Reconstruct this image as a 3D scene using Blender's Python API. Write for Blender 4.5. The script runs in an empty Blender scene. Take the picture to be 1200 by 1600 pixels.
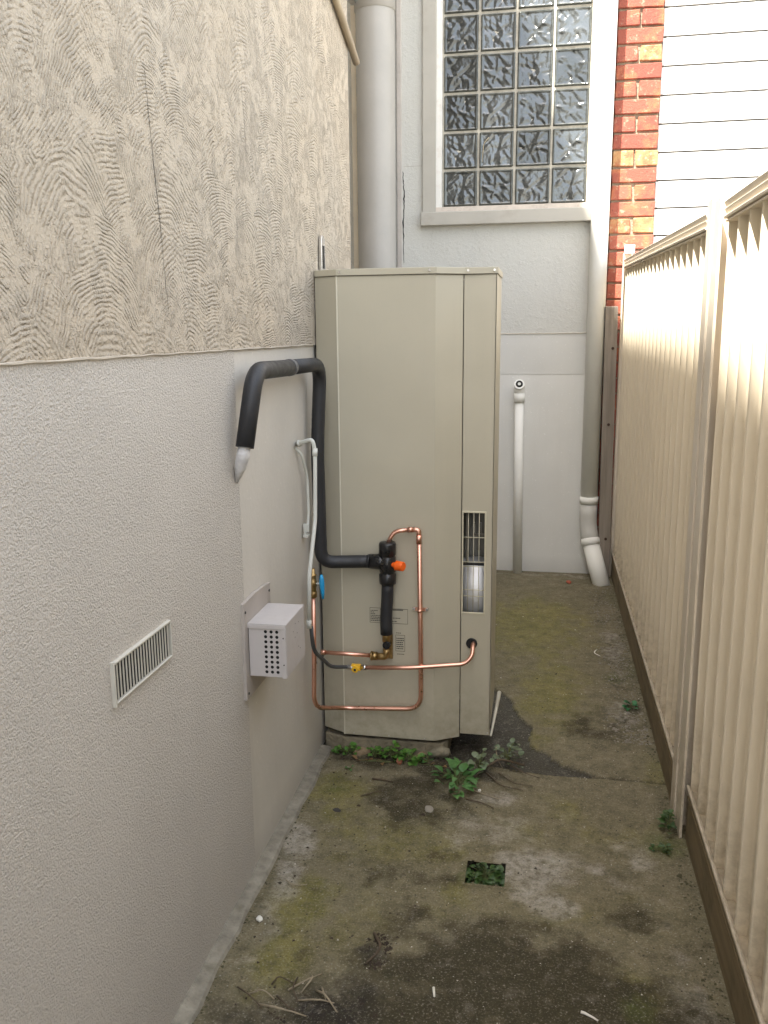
import bpy, bmesh, math, random
import numpy as np
from mathutils import Vector, Matrix

S = bpy.context.scene
COL = S.collection
random.seed(7)
RNG = np.random.default_rng(11)
R = math.radians

# ------------------------------------------------------------------ camera
cd = bpy.data.cameras.new('camera')
cam = bpy.data.objects.new('camera', cd); COL.objects.link(cam)
cd.sensor_fit = 'HORIZONTAL'; cd.sensor_width = 36.0; cd.lens = 36.0 * 1367 / 1200
cd.clip_start = 0.05; cd.clip_end = 500
YAW, PITCH, ROLL = R(-10.38), R(-11.65), R(-0.5)
fw = Vector((math.sin(YAW) * math.cos(PITCH), math.cos(YAW) * math.cos(PITCH), math.sin(PITCH)))
rt = Vector((math.cos(YAW), -math.sin(YAW), 0)); up = rt.cross(fw)
r2 = rt * math.cos(ROLL) + up * math.sin(ROLL); u2 = -rt * math.sin(ROLL) + up * math.cos(ROLL)
M = Matrix((r2, u2, -fw)).transposed().to_4x4(); M.translation = (0, 0, 1.4)
cam.matrix_world = M
S.camera = cam

# ------------------------------------------------------------------ light
SUN_TO = Vector((-1.0, -1.75, 3.0)).normalized()         # towards the sun
ELEV = math.asin(SUN_TO.z)
AZ = math.atan2(SUN_TO.x, SUN_TO.y)                      # clockwise from +Y
W = bpy.data.worlds.new('World'); S.world = W; W.use_nodes = True
wn = W.node_tree.nodes; wl = W.node_tree.links
for n in list(wn): wn.remove(n)
sky = wn.new('ShaderNodeTexSky'); sky.sky_type = 'NISHITA'; sky.sun_disc = False
sky.sun_elevation = ELEV; sky.sun_rotation = AZ
sky.air_density = 1.0; sky.dust_density = 3.0; sky.ozone_density = 0.6; sky.altitude = 30
bg = wn.new('ShaderNodeBackground'); bg.inputs['Strength'].default_value = 0.106
wo = wn.new('ShaderNodeOutputWorld')
hz = wn.new('ShaderNodeMixRGB'); hz.blend_type = 'MIX'; hz.inputs[0].default_value = 0.55   # thin white cloud over the blue
hz.inputs[2].default_value = (3.8, 3.8, 3.65, 1)
wl.new(sky.outputs[0], hz.inputs[1]); wl.new(hz.outputs[0], bg.inputs[0]); wl.new(bg.outputs[0], wo.inputs[0])
sd = bpy.data.lights.new('sun', 'SUN'); sd.energy = 3.3; sd.angle = R(1.1); sd.color = (1.0, 0.95, 0.87)
sun = bpy.data.objects.new('sun', sd); COL.objects.link(sun); sun.location = (0, 0, 12)
sun.rotation_euler = SUN_TO.to_track_quat('Z', 'Y').to_euler()
S.view_settings.view_transform = 'Standard'; S.view_settings.look = 'None'
S.view_settings.gamma = 1.0; S.view_settings.use_curve_mapping = False
S.view_settings.exposure = 2.68

# ------------------------------------------------------------------ material helpers
class NT:
    def __init__(s, name):
        s.m = bpy.data.materials.new(name); s.m.use_nodes = True
        s.t = s.m.node_tree; s.n = s.t.nodes; s.l = s.t.links
        s.b = s.n['Principled BSDF']; s._p = None
    def new(s, k, **kw):
        n = s.n.new(k)
        for a, b in kw.items(): setattr(n, a, b)
        return n
    def link(s, a, b): s.l.new(a, b)
    def pos(s):
        if s._p is None: s._p = s.new('ShaderNodeNewGeometry').outputs['Position']
        return s._p
    def scaled(s, sc):
        m = s.new('ShaderNodeVectorMath', operation='MULTIPLY')
        s.link(s.pos(), m.inputs[0]); m.inputs[1].default_value = sc; return m.outputs[0]
    def noise(s, scale, detail=4, rough=.55, vec=None, dist=0):
        n = s.new('ShaderNodeTexNoise'); n.inputs['Scale'].default_value = scale
        n.inputs['Detail'].default_value = detail; n.inputs['Roughness'].default_value = rough
        n.inputs['Distortion'].default_value = dist
        s.link(vec if vec is not None else s.pos(), n.inputs['Vector']); return n.outputs['Fac']
    def ramp(s, fac, lo, hi, a=0., b=1.):
        n = s.new('ShaderNodeMapRange'); n.clamp = True
        s.link(fac, n.inputs['Value'])
        for k, v in (('From Min', lo), ('From Max', hi), ('To Min', a), ('To Max', b)): n.inputs[k].default_value = v
        return n.outputs[0]
    def math(s, op, a, b=None, clamp=False):
        n = s.new('ShaderNodeMath', operation=op); n.use_clamp = clamp
        for i, v in enumerate((a, b)):
            if v is None: continue
            if isinstance(v, (int, float)): n.inputs[i].default_value = v
            else: s.link(v, n.inputs[i])
        return n.outputs[0]
    def mix(s, fac, a, b, mode='MIX'):
        n = s.new('ShaderNodeMixRGB', blend_type=mode)
        for i, v in enumerate((fac, a, b)):
            if isinstance(v, (int, float)): n.inputs[i].default_value = v
            elif isinstance(v, tuple): n.inputs[i].default_value = (*v, 1)
            else: s.link(v, n.inputs[i])
        return n.outputs[0]
    def color(s, c):
        if isinstance(c, tuple): s.b.inputs['Base Color'].default_value = (*c, 1)
        else: s.link(c, s.b.inputs['Base Color'])
    def rough(s, v):
        if isinstance(v, (int, float)): s.b.inputs['Roughness'].default_value = v
        else: s.link(v, s.b.inputs['Roughness'])
    def bump(s, h, dist, strength=1.0):
        n = s.new('ShaderNodeBump'); n.inputs['Distance'].default_value = dist
        n.inputs['Strength'].default_value = strength
        s.link(h, n.inputs['Height']); s.link(n.outputs[0], s.b.inputs['Normal'])
    def sep(s, axis):
        n = s.new('ShaderNodeSeparateXYZ'); s.link(s.pos(), n.inputs[0]); return n.outputs[axis]

def mat(name, c, rough=.5, metal=0., var=.12, vs=6., bump=0., bs=200., dirt=None, ds=3., coat=0.):
    t = NT(name)
    lo = tuple(max(0, v * (1 - var)) for v in c); hi = tuple(v * (1 + var) for v in c)
    col = t.mix(t.ramp(t.noise(vs, 5, .6), .3, .7), lo, hi)
    if dirt:
        col = t.mix(t.ramp(t.noise(ds, 8, .7), .52, .75, 0, .6), col, dirt)
    t.color(col); t.rough(t.ramp(t.noise(vs * 4, 3), .3, .7, max(.03, rough - .06), min(1, rough + .08)))
    t.b.inputs['Metallic'].default_value = metal
    if coat: t.b.inputs['Coat Weight'].default_value = coat
    if bump: t.bump(t.noise(bs, 3), bump)
    return t.m

# --- rendered walls
def swirl_render(name, base, warm, axis, amp=1.0, cell=(.17, .16), pitch=.0080):
    """combed stucco: overlapping fans of fine arcs, as left by a stiff brush"""
    t = NT(name)
    h = t.sep(axis); z = t.sep('Z')
    cv = t.new('ShaderNodeCombineXYZ')
    t.link(t.math('MULTIPLY', h, 1 / cell[0]), cv.inputs[0]); t.link(t.math('MULTIPLY', z, 1 / cell[1]), cv.inputs[1])
    nz = t.new('ShaderNodeTexNoise'); nz.inputs['Scale'].default_value = .55; nz.inputs['Detail'].default_value = 3
    t.link(cv.outputs[0], nz.inputs['Vector'])
    off = t.new('ShaderNodeVectorMath', operation='MULTIPLY_ADD'); t.link(nz.outputs['Color'], off.inputs[0])
    off.inputs[1].default_value = (.95, .75, 0); t.link(cv.outputs[0], off.inputs[2])
    hs = []
    for k, (sh, sc) in enumerate((((0, 0, 0), 1.0), ((3.7, 9.1, 0), .62))):
        mv = t.new('ShaderNodeVectorMath', operation='MULTIPLY_ADD'); t.link(off.outputs[0], mv.inputs[0])
        mv.inputs[1].default_value = (sc, sc, 0); mv.inputs[2].default_value = sh
        vo = t.new('ShaderNodeTexVoronoi', voronoi_dimensions='2D', feature='F1'); vo.inputs['Scale'].default_value = 1
        vo.inputs['Randomness'].default_value = 1.0
        t.link(mv.outputs[0], vo.inputs['Vector'])
        sc2 = t.new('ShaderNodeVectorMath', operation='MULTIPLY_ADD'); t.link(vo.outputs['Color'], sc2.inputs[0])
        sc2.inputs[1].default_value = (1.3, -1.1, 0); sc2.inputs[2].default_value = (-.65, -.15, 0)
        ctr = t.new('ShaderNodeVectorMath', operation='ADD'); t.link(sc2.outputs[0], ctr.inputs[0]); t.link(vo.outputs['Position'], ctr.inputs[1])
        df = t.new('ShaderNodeVectorMath', operation='SUBTRACT'); t.link(mv.outputs[0], df.inputs[0]); t.link(ctr.outputs[0], df.inputs[1])
        ms = t.new('ShaderNodeVectorMath', operation='MULTIPLY'); t.link(df.outputs[0], ms.inputs[0]); ms.inputs[1].default_value = (cell[0] / sc, cell[1] / sc, 0)
        ln = t.new('ShaderNodeVectorMath', operation='LENGTH'); t.link(ms.outputs[0], ln.inputs[0])
        wob = t.math('MULTIPLY', t.noise(26, 3, .6), .011)
        cb = t.new('ShaderNodeSeparateColor'); t.link(vo.outputs['Color'], cb.inputs[0])
        fq = t.math('MULTIPLY', t.ramp(cb.outputs[2], 0, 1, .75, 1.25), 6.283 / pitch)
        s1 = t.math('SINE', t.math('MULTIPLY', t.math('ADD', ln.outputs['Value'], wob), fq))
        s2 = t.math('SINE', t.math('MULTIPLY', t.math('ADD', ln.outputs['Value'], wob), t.math('MULTIPLY', fq, .37)))
        hs.append(t.math('MULTIPLY', t.math('ADD', t.math('ADD', s1, 1.0), t.math('MULTIPLY', s2, .45)), .5))
    sel = t.ramp(t.noise(5, 3, .5), .45, .55)
    ridg = t.math('ADD', t.math('MULTIPLY', hs[0], t.math('SUBTRACT', 1.0, sel)), t.math('MULTIPLY', hs[1], sel))
    mask = t.math('MULTIPLY', t.ramp(t.noise(12, 5, .7), .38, .52, .08, 1.0), t.ramp(t.noise(48, 5, .75), .36, .58, .15, 1.3))
    height = t.math('ADD', t.math('MULTIPLY', t.math('MULTIPLY', ridg, mask), amp), t.math('ADD', t.math('MULTIPLY', t.noise(70, 6, .7), 1.7), t.math('MULTIPLY', t.ramp(t.noise(24, 5, .75), .5, .7, 0, 1.0), 1.1)))
    height = t.math('ADD', height, t.math('MULTIPLY', t.noise(260, 3, .6), .5))
    col = t.mix(t.ramp(t.noise(1.6, 6, .6), .3, .7), base, warm)
    col = t.mix(t.ramp(t.noise(5, 6, .7, t.scaled((1, 1, .18))), .5, .8, 0, .25), col, tuple(v * .78 for v in base))
    col = t.mix(t.ramp(t.noise(160, 2), .62, .72, 0, .25), col, tuple(v * .55 for v in base))
    col = t.mix(t.math('MULTIPLY', t.ramp(ridg, .0, .35, .09, 0), mask), col, tuple(v * .62 for v in base))  # grime held in the grooves
    col = t.mix(t.ramp(t.noise(6, 7, .7, t.scaled((1, 1, .06))), .55, .78, 0, .18), col, tuple(v * .6 for v in base))   # rain streaks
    t.color(col); t.rough(.85); t.bump(height, .0032 if axis == 'Y' else .0015)
    return t

def smooth_render(name, base, stain, bumpd=.0008, bs=60, streak=.45):
    t = NT(name)
    col = t.mix(t.ramp(t.noise(2.2, 6, .6), .3, .7), base, tuple(v * .9 for v in base))
    col = t.mix(t.ramp(t.noise(9, 6, .65, t.scaled((1, 1, .12))), .48, .75, 0, streak), col, stain)
    col = t.mix(t.ramp(t.sep('Z'), .0, .10, .4, 0), col, tuple(v * .6 for v in stain))      # splash dirt along the foot
    col = t.mix(t.ramp(t.noise(90, 3, .6), .66, .72, 0, .5), col, tuple(min(1, v * 1.35) for v in base))
    t.color(col); t.rough(.7)
    h = t.math('ADD', t.noise(bs, 5, .6), t.math('MULTIPLY', t.noise(bs * .12, 3), 2.0))
    t.bump(h, bumpd); return t.m

def stipple_render(name, base):
    t = NT(name)
    col = t.mix(t.ramp(t.noise(1.8, 5, .6), .3, .7), base, tuple(v * .88 for v in base))
    g = t.noise(270, 3, .55)
    col = t.mix(t.ramp(g, .36, .5, .5, 0), col, tuple(v * .7 for v in base))
    col = t.mix(t.ramp(t.sep('Z'), .0, .25, .4, 0), col, tuple(v * .7 for v in base))
    col = t.mix(t.ramp(t.noise(4, 7, .7, t.scaled((1, 1, .2))), .5, .75, 0, .22), col, tuple(v * .72 for v in base))
    t.color(col); t.rough(.8); t.bump(t.math('ADD', g, t.math('MULTIPLY', t.noise(120, 4), .6)), .0052)
    return t.m

M_UP = swirl_render('combed_render', (.495, .44, .36), (.53, .452, .345), 'Y').m
M_BACKUP = swirl_render('combed_render_back', (.60, .60, .56), (.61, .60, .55), 'X', .22, (.06, .05), .009).m
M_STIP = stipple_render('stippled_render', (.645, .605, .545))
M_SM = smooth_render('trowelled_render', (.645, .61, .545), (.50, .47, .42))
M_BACKLO = smooth_render('painted_render', (.78, .775, .735), (.66, .66, .62), .0004, 40, .35)
M_LEDGE = mat('ledge_paint', (.60, .55, .47), .7, bump=.001, bs=120)
def cabinet_paint():
    t = NT('cabinet_steel'); c = (.465, .430, .332)
    col = t.mix(t.ramp(t.noise(3, 5, .6), .3, .7), tuple(v * .965 for v in c), tuple(v * 1.03 for v in c))
    col = t.mix(t.ramp(t.noise(14, 7, .7, t.scaled((1, 1, .05))), .52, .75, 0, .16), col, tuple(v * .72 for v in c))     # dried rain runs
    col = t.mix(t.math('MULTIPLY', t.ramp(t.sep('Z'), .07, .30, 1, 0), t.ramp(t.noise(30, 6, .7), .4, .65, 0, .5)), col, (.26, .22, .14))   # soil splash
    col = t.mix(t.ramp(t.noise(330, 2), .70, .74, 0, .35), col, (.25, .23, .17))
    t.color(col); t.rough(t.ramp(t.noise(9, 6, .7), .3, .7, .36, .52)); t.b.inputs['Coat Weight'].default_value = .06
    t.bump(t.math('ADD', t.math('MULTIPLY', t.noise(2.2, 2), 4.0), t.math('MULTIPLY', t.noise(400, 2), .02)), .0035)
    return t.m
M_CAB = cabinet_paint()
M_CABLIGHT = mat('cabinet_folded_edge', (.62, .59, .48), .45, var=.05)
M_DARK = mat('dark_void', (.02, .02, .018), .8)
M_RUB = mat('black_foam', (.022, .023, .026), .48, bump=.0008, bs=140, var=.25, vs=12)
M_RUB2 = mat('black_plastic', (.014, .014, .015), .3, var=.2)
M_TAPE = mat('grey_tape', (.10, .10, .10), .5)
M_COP = mat('copper', (.82, .46, .35), .32, 1.0, var=.08, vs=9, dirt=(.50, .25, .18), ds=7)
M_BRASS = mat('brass', (.42, .29, .13), .38, 1.0, var=.25, vs=60)
M_CHROME = mat('bright_steel', (.7, .7, .7), .2, 1.0)
M_GALV = mat('galvanised', (.55, .56, .56), .35, .9, var=.2, vs=30)
M_ORANGE = mat('orange_plastic', (.95, .14, .01), .35, var=.04)
M_BLUE = mat('blue_plastic', (.02, .32, .62), .35, var=.06)
M_YEL = mat('yellow_plastic', (.85, .5, .03), .4, var=.1, vs=80)
M_WHITE = mat('white_conduit', (.62, .63, .58), .4, var=.06)
M_FOAM = mat('expanding_foam', (.62, .61, .60), .8, bump=.004, bs=60, var=.15, vs=40)
M_HOSE = mat('grey_hose', (.07, .075, .08), .5)
M_PIPE = mat('painted_pipe', (.87, .87, .82), .6, var=.04, vs=4, dirt=(.77, .75, .70), ds=4)
M_FLUE = mat('painted_flue', (.43, .41, .375), .42, var=.06, vs=5, bump=.0006, bs=50)
M_TRIM = mat('window_trim_paint', (.44, .42, .37), .5, var=.06, dirt=(.34, .30, .25), ds=9)
M_BEAD = mat('white_bead_paint', (.78, .77, .73), .5, var=.05, dirt=(.6, .52, .45), ds=20)
M_PINKBEAD = mat('peeling_bead_paint', (.62, .55, .48), .6, var=.12, vs=20, dirt=(.30, .22, .16), ds=22)
M_JOINT = mat('block_mortar', (.50, .47, .40), .8, var=.2, vs=25, dirt=(.25, .22, .17), ds=14, bump=.002, bs=150)
def fence_paint(name, c):
    t = NT(name)
    col = t.mix(t.ramp(t.noise(2.5, 5, .6), .3, .7), tuple(v * .96 for v in c), tuple(v * 1.03 for v in c))
    col = t.mix(t.ramp(t.noise(20, 7, .7, t.scaled((1, 1, .06))), .52, .78, 0, .25), col, tuple(v * .72 for v in c))
    col = t.mix(t.math('MULTIPLY', t.ramp(t.sep('Z'), .15, .42, 1, 0), t.ramp(t.noise(26, 7, .72), .42, .66, .08, .65)), col, (.27, .22, .14))
    col = t.mix(t.ramp(t.noise(120, 3, .7), .69, .74, 0, .5), col, tuple(v * .5 for v in c))
    t.color(col); t.rough(t.ramp(t.noise(8, 6, .7), .3, .7, .34, .54)); t.bump(t.noise(9, 3, .5), .004); return t.m
M_FENCE = fence_paint('cream_steel', (.73, .65, .51))
M_FENCEP = fence_paint('cream_steel_frame', (.70, .62, .505))
M_BOXW = mat('flue_box_paint', (.52, .49, .475), .45, var=.05, vs=12, dirt=(.45, .41, .38), ds=12)
M_PLATE = mat('back_plate_paint', (.42, .38, .345), .55, var=.1, vs=12)
M_SIDING = mat('white_weatherboard', (.72, .71, .69), .5, var=.03)
M_VENT = mat('vent_paint', (.54, .52, .455), .55, var=.08, vs=20)
M_BRKT = mat('brown_brace_paint', (.33, .27, .19), .6, var=.15)
M_INK = mat('printed_ink', (.05, .05, .045), .6)

def wood(name, a, b, sc, axis_scale, moss=None):
    t = NT(name)
    g = t.noise(sc, 6, .65, t.scaled(axis_scale), .4)
    col = t.mix(t.ramp(g, .3, .7), a, b)
    if moss: col = t.mix(t.ramp(t.noise(6, 6, .7), .48, .7, 0, .7), col, moss)
    t.color(col); t.rough(.8); t.bump(g, .002); return t.m
M_PLINTH = wood('treated_pine', (.12, .088, .045), (.22, .165, .09), 30, (.8, .06, 1), (.055, .05, .022))
M_PALING = wood('weathered_timber', (.20, .17, .14), (.33, .29, .245), 45, (1, 1, .05))

def brick_mat():
    t = NT('red_brick')
    oi = t.new('ShaderNodeObjectInfo').outputs['Random']
    c = t.mix(oi, (.25, .062, .042), (.34, .10, .062))
    c = t.mix(t.ramp(t.noise(8, 6, .7), .5, .66, 0, .75), c, (.46, .17, .07))
    c = t.mix(t.ramp(t.noise(30, 5, .7), .56, .7, 0, .6), c, (.50, .38, .26))
    c = t.mix(t.ramp(t.noise(55, 4), .62, .75, 0, .7), c, (.13, .03, .025))
    t.color(c); t.rough(.85); t.bump(t.noise(110, 5, .7), .004); return t.m
M_BRICK = brick_mat()
def brick_pale():
    t = NT('ochre_brick')
    c = t.mix(t.ramp(t.noise(14, 6, .7), .4, .62), (.44, .25, .11), (.34, .10, .05))
    c = t.mix(t.ramp(t.noise(40, 4), .55, .7, 0, .7), c, (.52, .42, .26))
    t.color(c); t.rough(.85); t.bump(t.noise(110, 5, .7), .004); return t.m
M_BRICK2 = brick_pale()
M_MORTAR = mat('lime_mortar', (.30, .235, .165), .9, var=.25, vs=30, dirt=(.30, .18, .12), ds=18, bump=.006, bs=90)

def glass_mat():
    t = NT('wavy_block_glass')
    oi = t.new('ShaderNodeObjectInfo').outputs['Random']
    t.color(t.mix(oi, (.055, .062, .064), (.125, .137, .142)))
    t.rough(.13); t.b.inputs['Metallic'].default_value = .45
    t.b.inputs['IOR'].default_value = 1.9
    t.bump(t.noise(40, 2), .002)
    return t.m
M_GLASS = glass_mat()
M_GLASSRIM = mat('block_glass_rim', (.10, .105, .095), .12, .3, var=.3, vs=30)

# ------------------------------------------------------------------ mesh helpers
ORG = {}
class MB:
    def __init__(s): s.v = []; s.f = []; s.sm = []
    def add(s, vs, fs, smooth=False):
        b = len(s.v); s.v += [tuple(v) for v in vs]
        for f in fs: s.f.append([b + i for i in f]); s.sm.append(smooth)
        return s
    def box(s, x0, x1, y0, y1, z0, z1):
        return s.add([(x0,y0,z0),(x1,y0,z0),(x1,y1,z0),(x0,y1,z0),(x0,y0,z1),(x1,y0,z1),(x1,y1,z1),(x0,y1,z1)],
                     [(0,3,2,1),(4,5,6,7),(0,1,5,4),(1,2,6,5),(2,3,7,6),(3,0,4,7)])
    def prism(s, poly, z0, z1):
        """poly: plan points counter-clockwise"""
        n = len(poly); vs = [(x, y, z0) for x, y in poly] + [(x, y, z1) for x, y in poly]
        fs = [tuple(range(n))[::-1], tuple(range(n, 2 * n))] + [(i, (i + 1) % n, n + (i + 1) % n, n + i) for i in range(n)]
        return s.add(vs, fs)
    def sweep_y(s, prof, y0, y1, dz=0.):
        """closed xz profile extruded along y; dz lifts the far end"""
        n = len(prof); vs = [(x, y0, z) for x, z in prof] + [(x, y1, z + dz) for x, z in prof]
        fs = [tuple(range(n)), tuple(range(n, 2 * n))[::-1]] + [(i, n + i, n + (i + 1) % n, (i + 1) % n) for i in range(n)]
        return s.add(vs, fs)
    def tube(s, pts, r, seg=14, caps=True, rad=None):
        pts = [Vector(p) for p in pts]; n = len(pts)
        T = [(pts[min(i + 1, n - 1)] - pts[max(i - 1, 0)]).normalized() for i in range(n)]
        a = Vector((0, 0, 1)) if abs(T[0].z) < .9 else Vector((1, 0, 0))
        N = (a - T[0] * a.dot(T[0])).normalized(); vs = []
        for i in range(n):
            N = (N - T[i] * N.dot(T[i])).normalized(); B = T[i].cross(N)
            rr = rad[i] if rad else r
            for k in range(seg):
                a = 2 * math.pi * k / seg; vs.append(pts[i] + N * (rr * math.cos(a)) + B * (rr * math.sin(a)))
        fs = [(i * seg + k, i * seg + (k + 1) % seg, (i + 1) * seg + (k + 1) % seg, (i + 1) * seg + k) for i in range(n - 1) for k in range(seg)]
        s.add(vs, fs, True)
        if caps:
            b = len(s.v) - len(vs)
            s.f.append([b + k for k in range(seg)][::-1]); s.sm.append(False)
            s.f.append([b + (n - 1) * seg + k for k in range(seg)]); s.sm.append(False)
        return s
    def disc(s, c, axis, r, h, seg=16):
        c = Vector(c); a = Vector(axis).normalized(); return s.tube([c, c + a * h], r, seg)
    def build(s, name, m, parent=None, bevel=0, bseg=2):
        me = bpy.data.meshes.new(name)
        o0 = ORG.get(parent.name, Vector()) if parent else Vector()
        me.from_pydata([(v[0] - o0.x, v[1] - o0.y, v[2] - o0.z) for v in s.v], [], s.f); me.update()
        bm = bmesh.new(); bm.from_mesh(me); bmesh.ops.recalc_face_normals(bm, faces=bm.faces); bm.to_mesh(me); bm.free()
        me.polygons.foreach_set('use_smooth', s.sm[:len(me.polygons)])
        me.materials.append(m)
        o = bpy.data.objects.new(name, me); COL.objects.link(o)
        if parent: o.parent = parent; ORG[o.name] = o0
        if bevel:
            b = o.modifiers.new('edge', 'BEVEL'); b.width = bevel; b.segments = bseg; b.limit_method = 'ANGLE'; b.angle_limit = R(40)
        return o

def fillet(pts, r, n=6):
    pts = [Vector(p) for p in pts]; out = [pts[0]]
    for i in range(1, len(pts) - 1):
        p, a, b = pts[i], pts[i - 1], pts[i + 1]
        da, db = (a - p), (b - p); rr = min(r, da.length * .49, db.length * .49)
        A = p + da.normalized() * rr; B = p + db.normalized() * rr
        for k in range(n + 1):
            t = k / n; out.append(A * (1 - t) ** 2 + p * 2 * t * (1 - t) + B * t * t)
    out.append(pts[-1]); return out

def tag(o, label, cat, group=None, kind=None):
    o['label'] = label
    if cat: o['category'] = cat
    if group: o['group'] = group
    if kind: o['kind'] = kind
    return o
def thing(name, loc, label, cat, group=None):
    o = bpy.data.objects.new(name, None); o.empty_display_size = .1; COL.objects.link(o)
    o.location = loc; ORG[o.name] = Vector(loc); return tag(o, label, cat, group)
def struct(o): o['kind'] = 'structure'; return o
def inst(src, name, loc, parent=None, rot=None, scale=None, m=None):
    o = bpy.data.objects.new(name, src); COL.objects.link(o)
    org = ORG.get(parent.name, Vector()) if parent else Vector()
    o.location = Vector(loc) - org
    if rot is not None: o.rotation_euler = rot
    if scale is not None: o.scale = scale
    if parent: o.parent = parent
    return o
def newmesh(name, vs, fs, m, smooth=False):
    me = bpy.data.meshes.new(name); me.from_pydata(vs, [], fs); me.update()
    me.materials.append(m)
    if smooth: me.polygons.foreach_set('use_smooth', [True] * len(me.polygons))
    return me

XL = -.714      # face of the left wall
YB = 5.08       # face of the back wall
XF = .41        # line of the fence

# ------------------------------------------------------------------ ground
def vnoise(X, Y, s, seed):
    g = np.random.default_rng(seed).random((128, 128))
    u = X * s + 50.3; v = Y * s + 20.7; i = np.floor(u).astype(int); j = np.floor(v).astype(int)
    a = u - i; b = v - j; a = a * a * (3 - 2 * a); b = b * b * (3 - 2 * b)
    q = lambda di, dj: g[(i + di) % 128, (j + dj) % 128]
    return (q(0,0)*(1-a)+q(1,0)*a)*(1-b) + (q(0,1)*(1-a)+q(1,1)*a)*b
def fbm(X, Y, s, seed, o=4):
    r = 0; w = .5; t = 0
    for k in range(o): r = r + w * vnoise(X, Y, s * 2 ** k, seed + k); t += w; w *= .55
    return r / t
GX = np.arange(-.72, .4601, .006); GY = np.arange(1.2, 5.1001, .006)
gx, gy = np.meshgrid(GX, GY)
wx = gx + .09 * (fbm(gx, gy, 7, 1) - .5) + .02 * (fbm(gx, gy, 40, 9) - .5)
wy = gy + .12 * (fbm(gx, gy, 6, 5) - .5) + .02 * (fbm(gx, gy, 40, 12) - .5)
def blobs(L):
    r = np.zeros_like(gx)
    for (cx, cy, rx, ry, a) in L:
        d = np.sqrt(((wx - cx) / rx) ** 2 + ((wy - cy) / ry) ** 2)
        r = np.maximum(r, a * np.clip(1.35 - d, 0, 1))
    return r
G_ = lambda b_, s_=1.0: np.clip((b_ + (fbm(gx, gy, 16, 301) - .5) * 1.1 * (b_ > .02) - .28) / .42, 0, 1) * s_
dark = blobs([(-.08,1.70,.22,.2,1),(.10,1.70,.17,.17,.9),(-.2,1.6,.2,.12,.8),(0,1.5,.5,.16,.85),(.26,1.93,.1,.07,.55),
              (-.38,2.5,.14,.12,.7),(-.3,2.6,.2,.08,.8),(-.42,2.05,.12,.14,.35),(.14,2.93,.1,.07,.3),(-.52,2.62,.16,.07,.6),(.3,3.0,.07,.1,.5),(-.3,1.85,.1,.1,.5)])
pale = blobs([(.02,2.12,.11,.13,.85),(.03,1.98,.1,.07,.9),(-.63,2.14,.07,.1,.85),(-.62,1.98,.05,.12,.6),(-.65,1.7,.04,.3,.4),(-.15,2.27,.16,.08,.5),(.2,2.17,.16,.12,.5),
              (-.02,2.38,.14,.1,.35),(.34,1.75,.06,.3,.45),(.34,3.9,.05,.5,.5),(.33,3.1,.06,.15,.5),(-.12,2.45,.1,.05,.5),(0,5.02,.5,.04,.5)])
moss = blobs([(-.6,2.44,.1,.1,1),(-.56,2.3,.12,.12,.6),(-.55,1.86,.1,.16,.9),(-.56,1.68,.1,.12,.75),(.24,1.69,.05,.1,1),(-.2,1.99,.07,.07,.7),
              (-.02,4.1,.3,.55,.8),(.06,3.35,.17,.5,.75),(.38,2.72,.06,.12,.6),(.0,2.85,.12,.1,.5),(.08,2.45,.14,.09,.45),(-.4,1.8,.15,.2,.4)])
soil = blobs([(-.21,2.82,.085,.15,1.0),(-.2,2.74,.07,.05,1.0),(-.4,2.9,.3,.25,1),(-.41,1.54,.12,.07,1.25),(-.36,1.60,.05,.05,.9),(-.34,1.71,.03,.03,.9),(-.56,1.50,.09,.04,.7),(-.45,2.67,.3,.03,.8),(-.15,2.6,.07,.04,.8),(.37,3.2,.03,.05,.7)])  # first two blobs paint the shade under the cabinet, the rest is soil
green = blobs([(.36,2.28,.05,.05,1),(.31,3.49,.05,.06,.8),(.38,3.6,.03,.15,.4),(-.61,2.45,.035,.03,.7),(.245,1.66,.03,.06,.7),(.37,4.6,.03,.15,.3),(-.17,2.08,.02,.06,.6)])
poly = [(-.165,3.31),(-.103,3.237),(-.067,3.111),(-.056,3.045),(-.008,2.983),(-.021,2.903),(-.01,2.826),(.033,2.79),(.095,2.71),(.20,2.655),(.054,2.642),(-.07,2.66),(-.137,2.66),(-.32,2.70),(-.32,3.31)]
dark = np.maximum(dark, blobs([(-.35,2.38,.2,.14,.62),(-.3,2.05,.16,.12,.5),(.25,2.45,.1,.1,.4),(.2,3.0,.14,.2,.4),(-.02,1.62,.42,.26,.95),(-.25,1.78,.16,.1,.6)]))
moss = np.maximum(moss, blobs([(-.35,2.2,.3,.22,.5),(.1,2.3,.3,.15,.4),(.0,1.95,.45,.1,.35)]))
dark, moss, pale = G_(dark), np.clip(.35 * moss + .75 * G_(moss), 0, 1), G_(pale, .9)
px = gx + .012 * (fbm(gx, gy, 30, 33) - .5) * 2; py = gy + .012 * (fbm(gx, gy, 30, 44) - .5) * 2
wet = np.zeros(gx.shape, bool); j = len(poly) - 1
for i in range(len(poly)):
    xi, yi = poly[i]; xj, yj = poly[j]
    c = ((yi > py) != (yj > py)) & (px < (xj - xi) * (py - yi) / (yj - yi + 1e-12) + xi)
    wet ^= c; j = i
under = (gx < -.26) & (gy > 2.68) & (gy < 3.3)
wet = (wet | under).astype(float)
H = .003 * (fbm(gx, gy, 5, 60) - .5) + .0022 * (fbm(gx, gy, 45, 70) - .5)
H -= wet * .011
ckx = 2.645 + .010 * (fbm(gx, gy * 0, 14, 81) - .5) * 2 + .006 * (fbm(gx, gy * 0, 70, 82) - .5)
ck = np.clip(1 - np.abs(gy - ckx) / .009, 0, 1) * (gx > -.1) * np.clip((gx + .1) * 10, 0, 1)
H -= ck * .014
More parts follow.
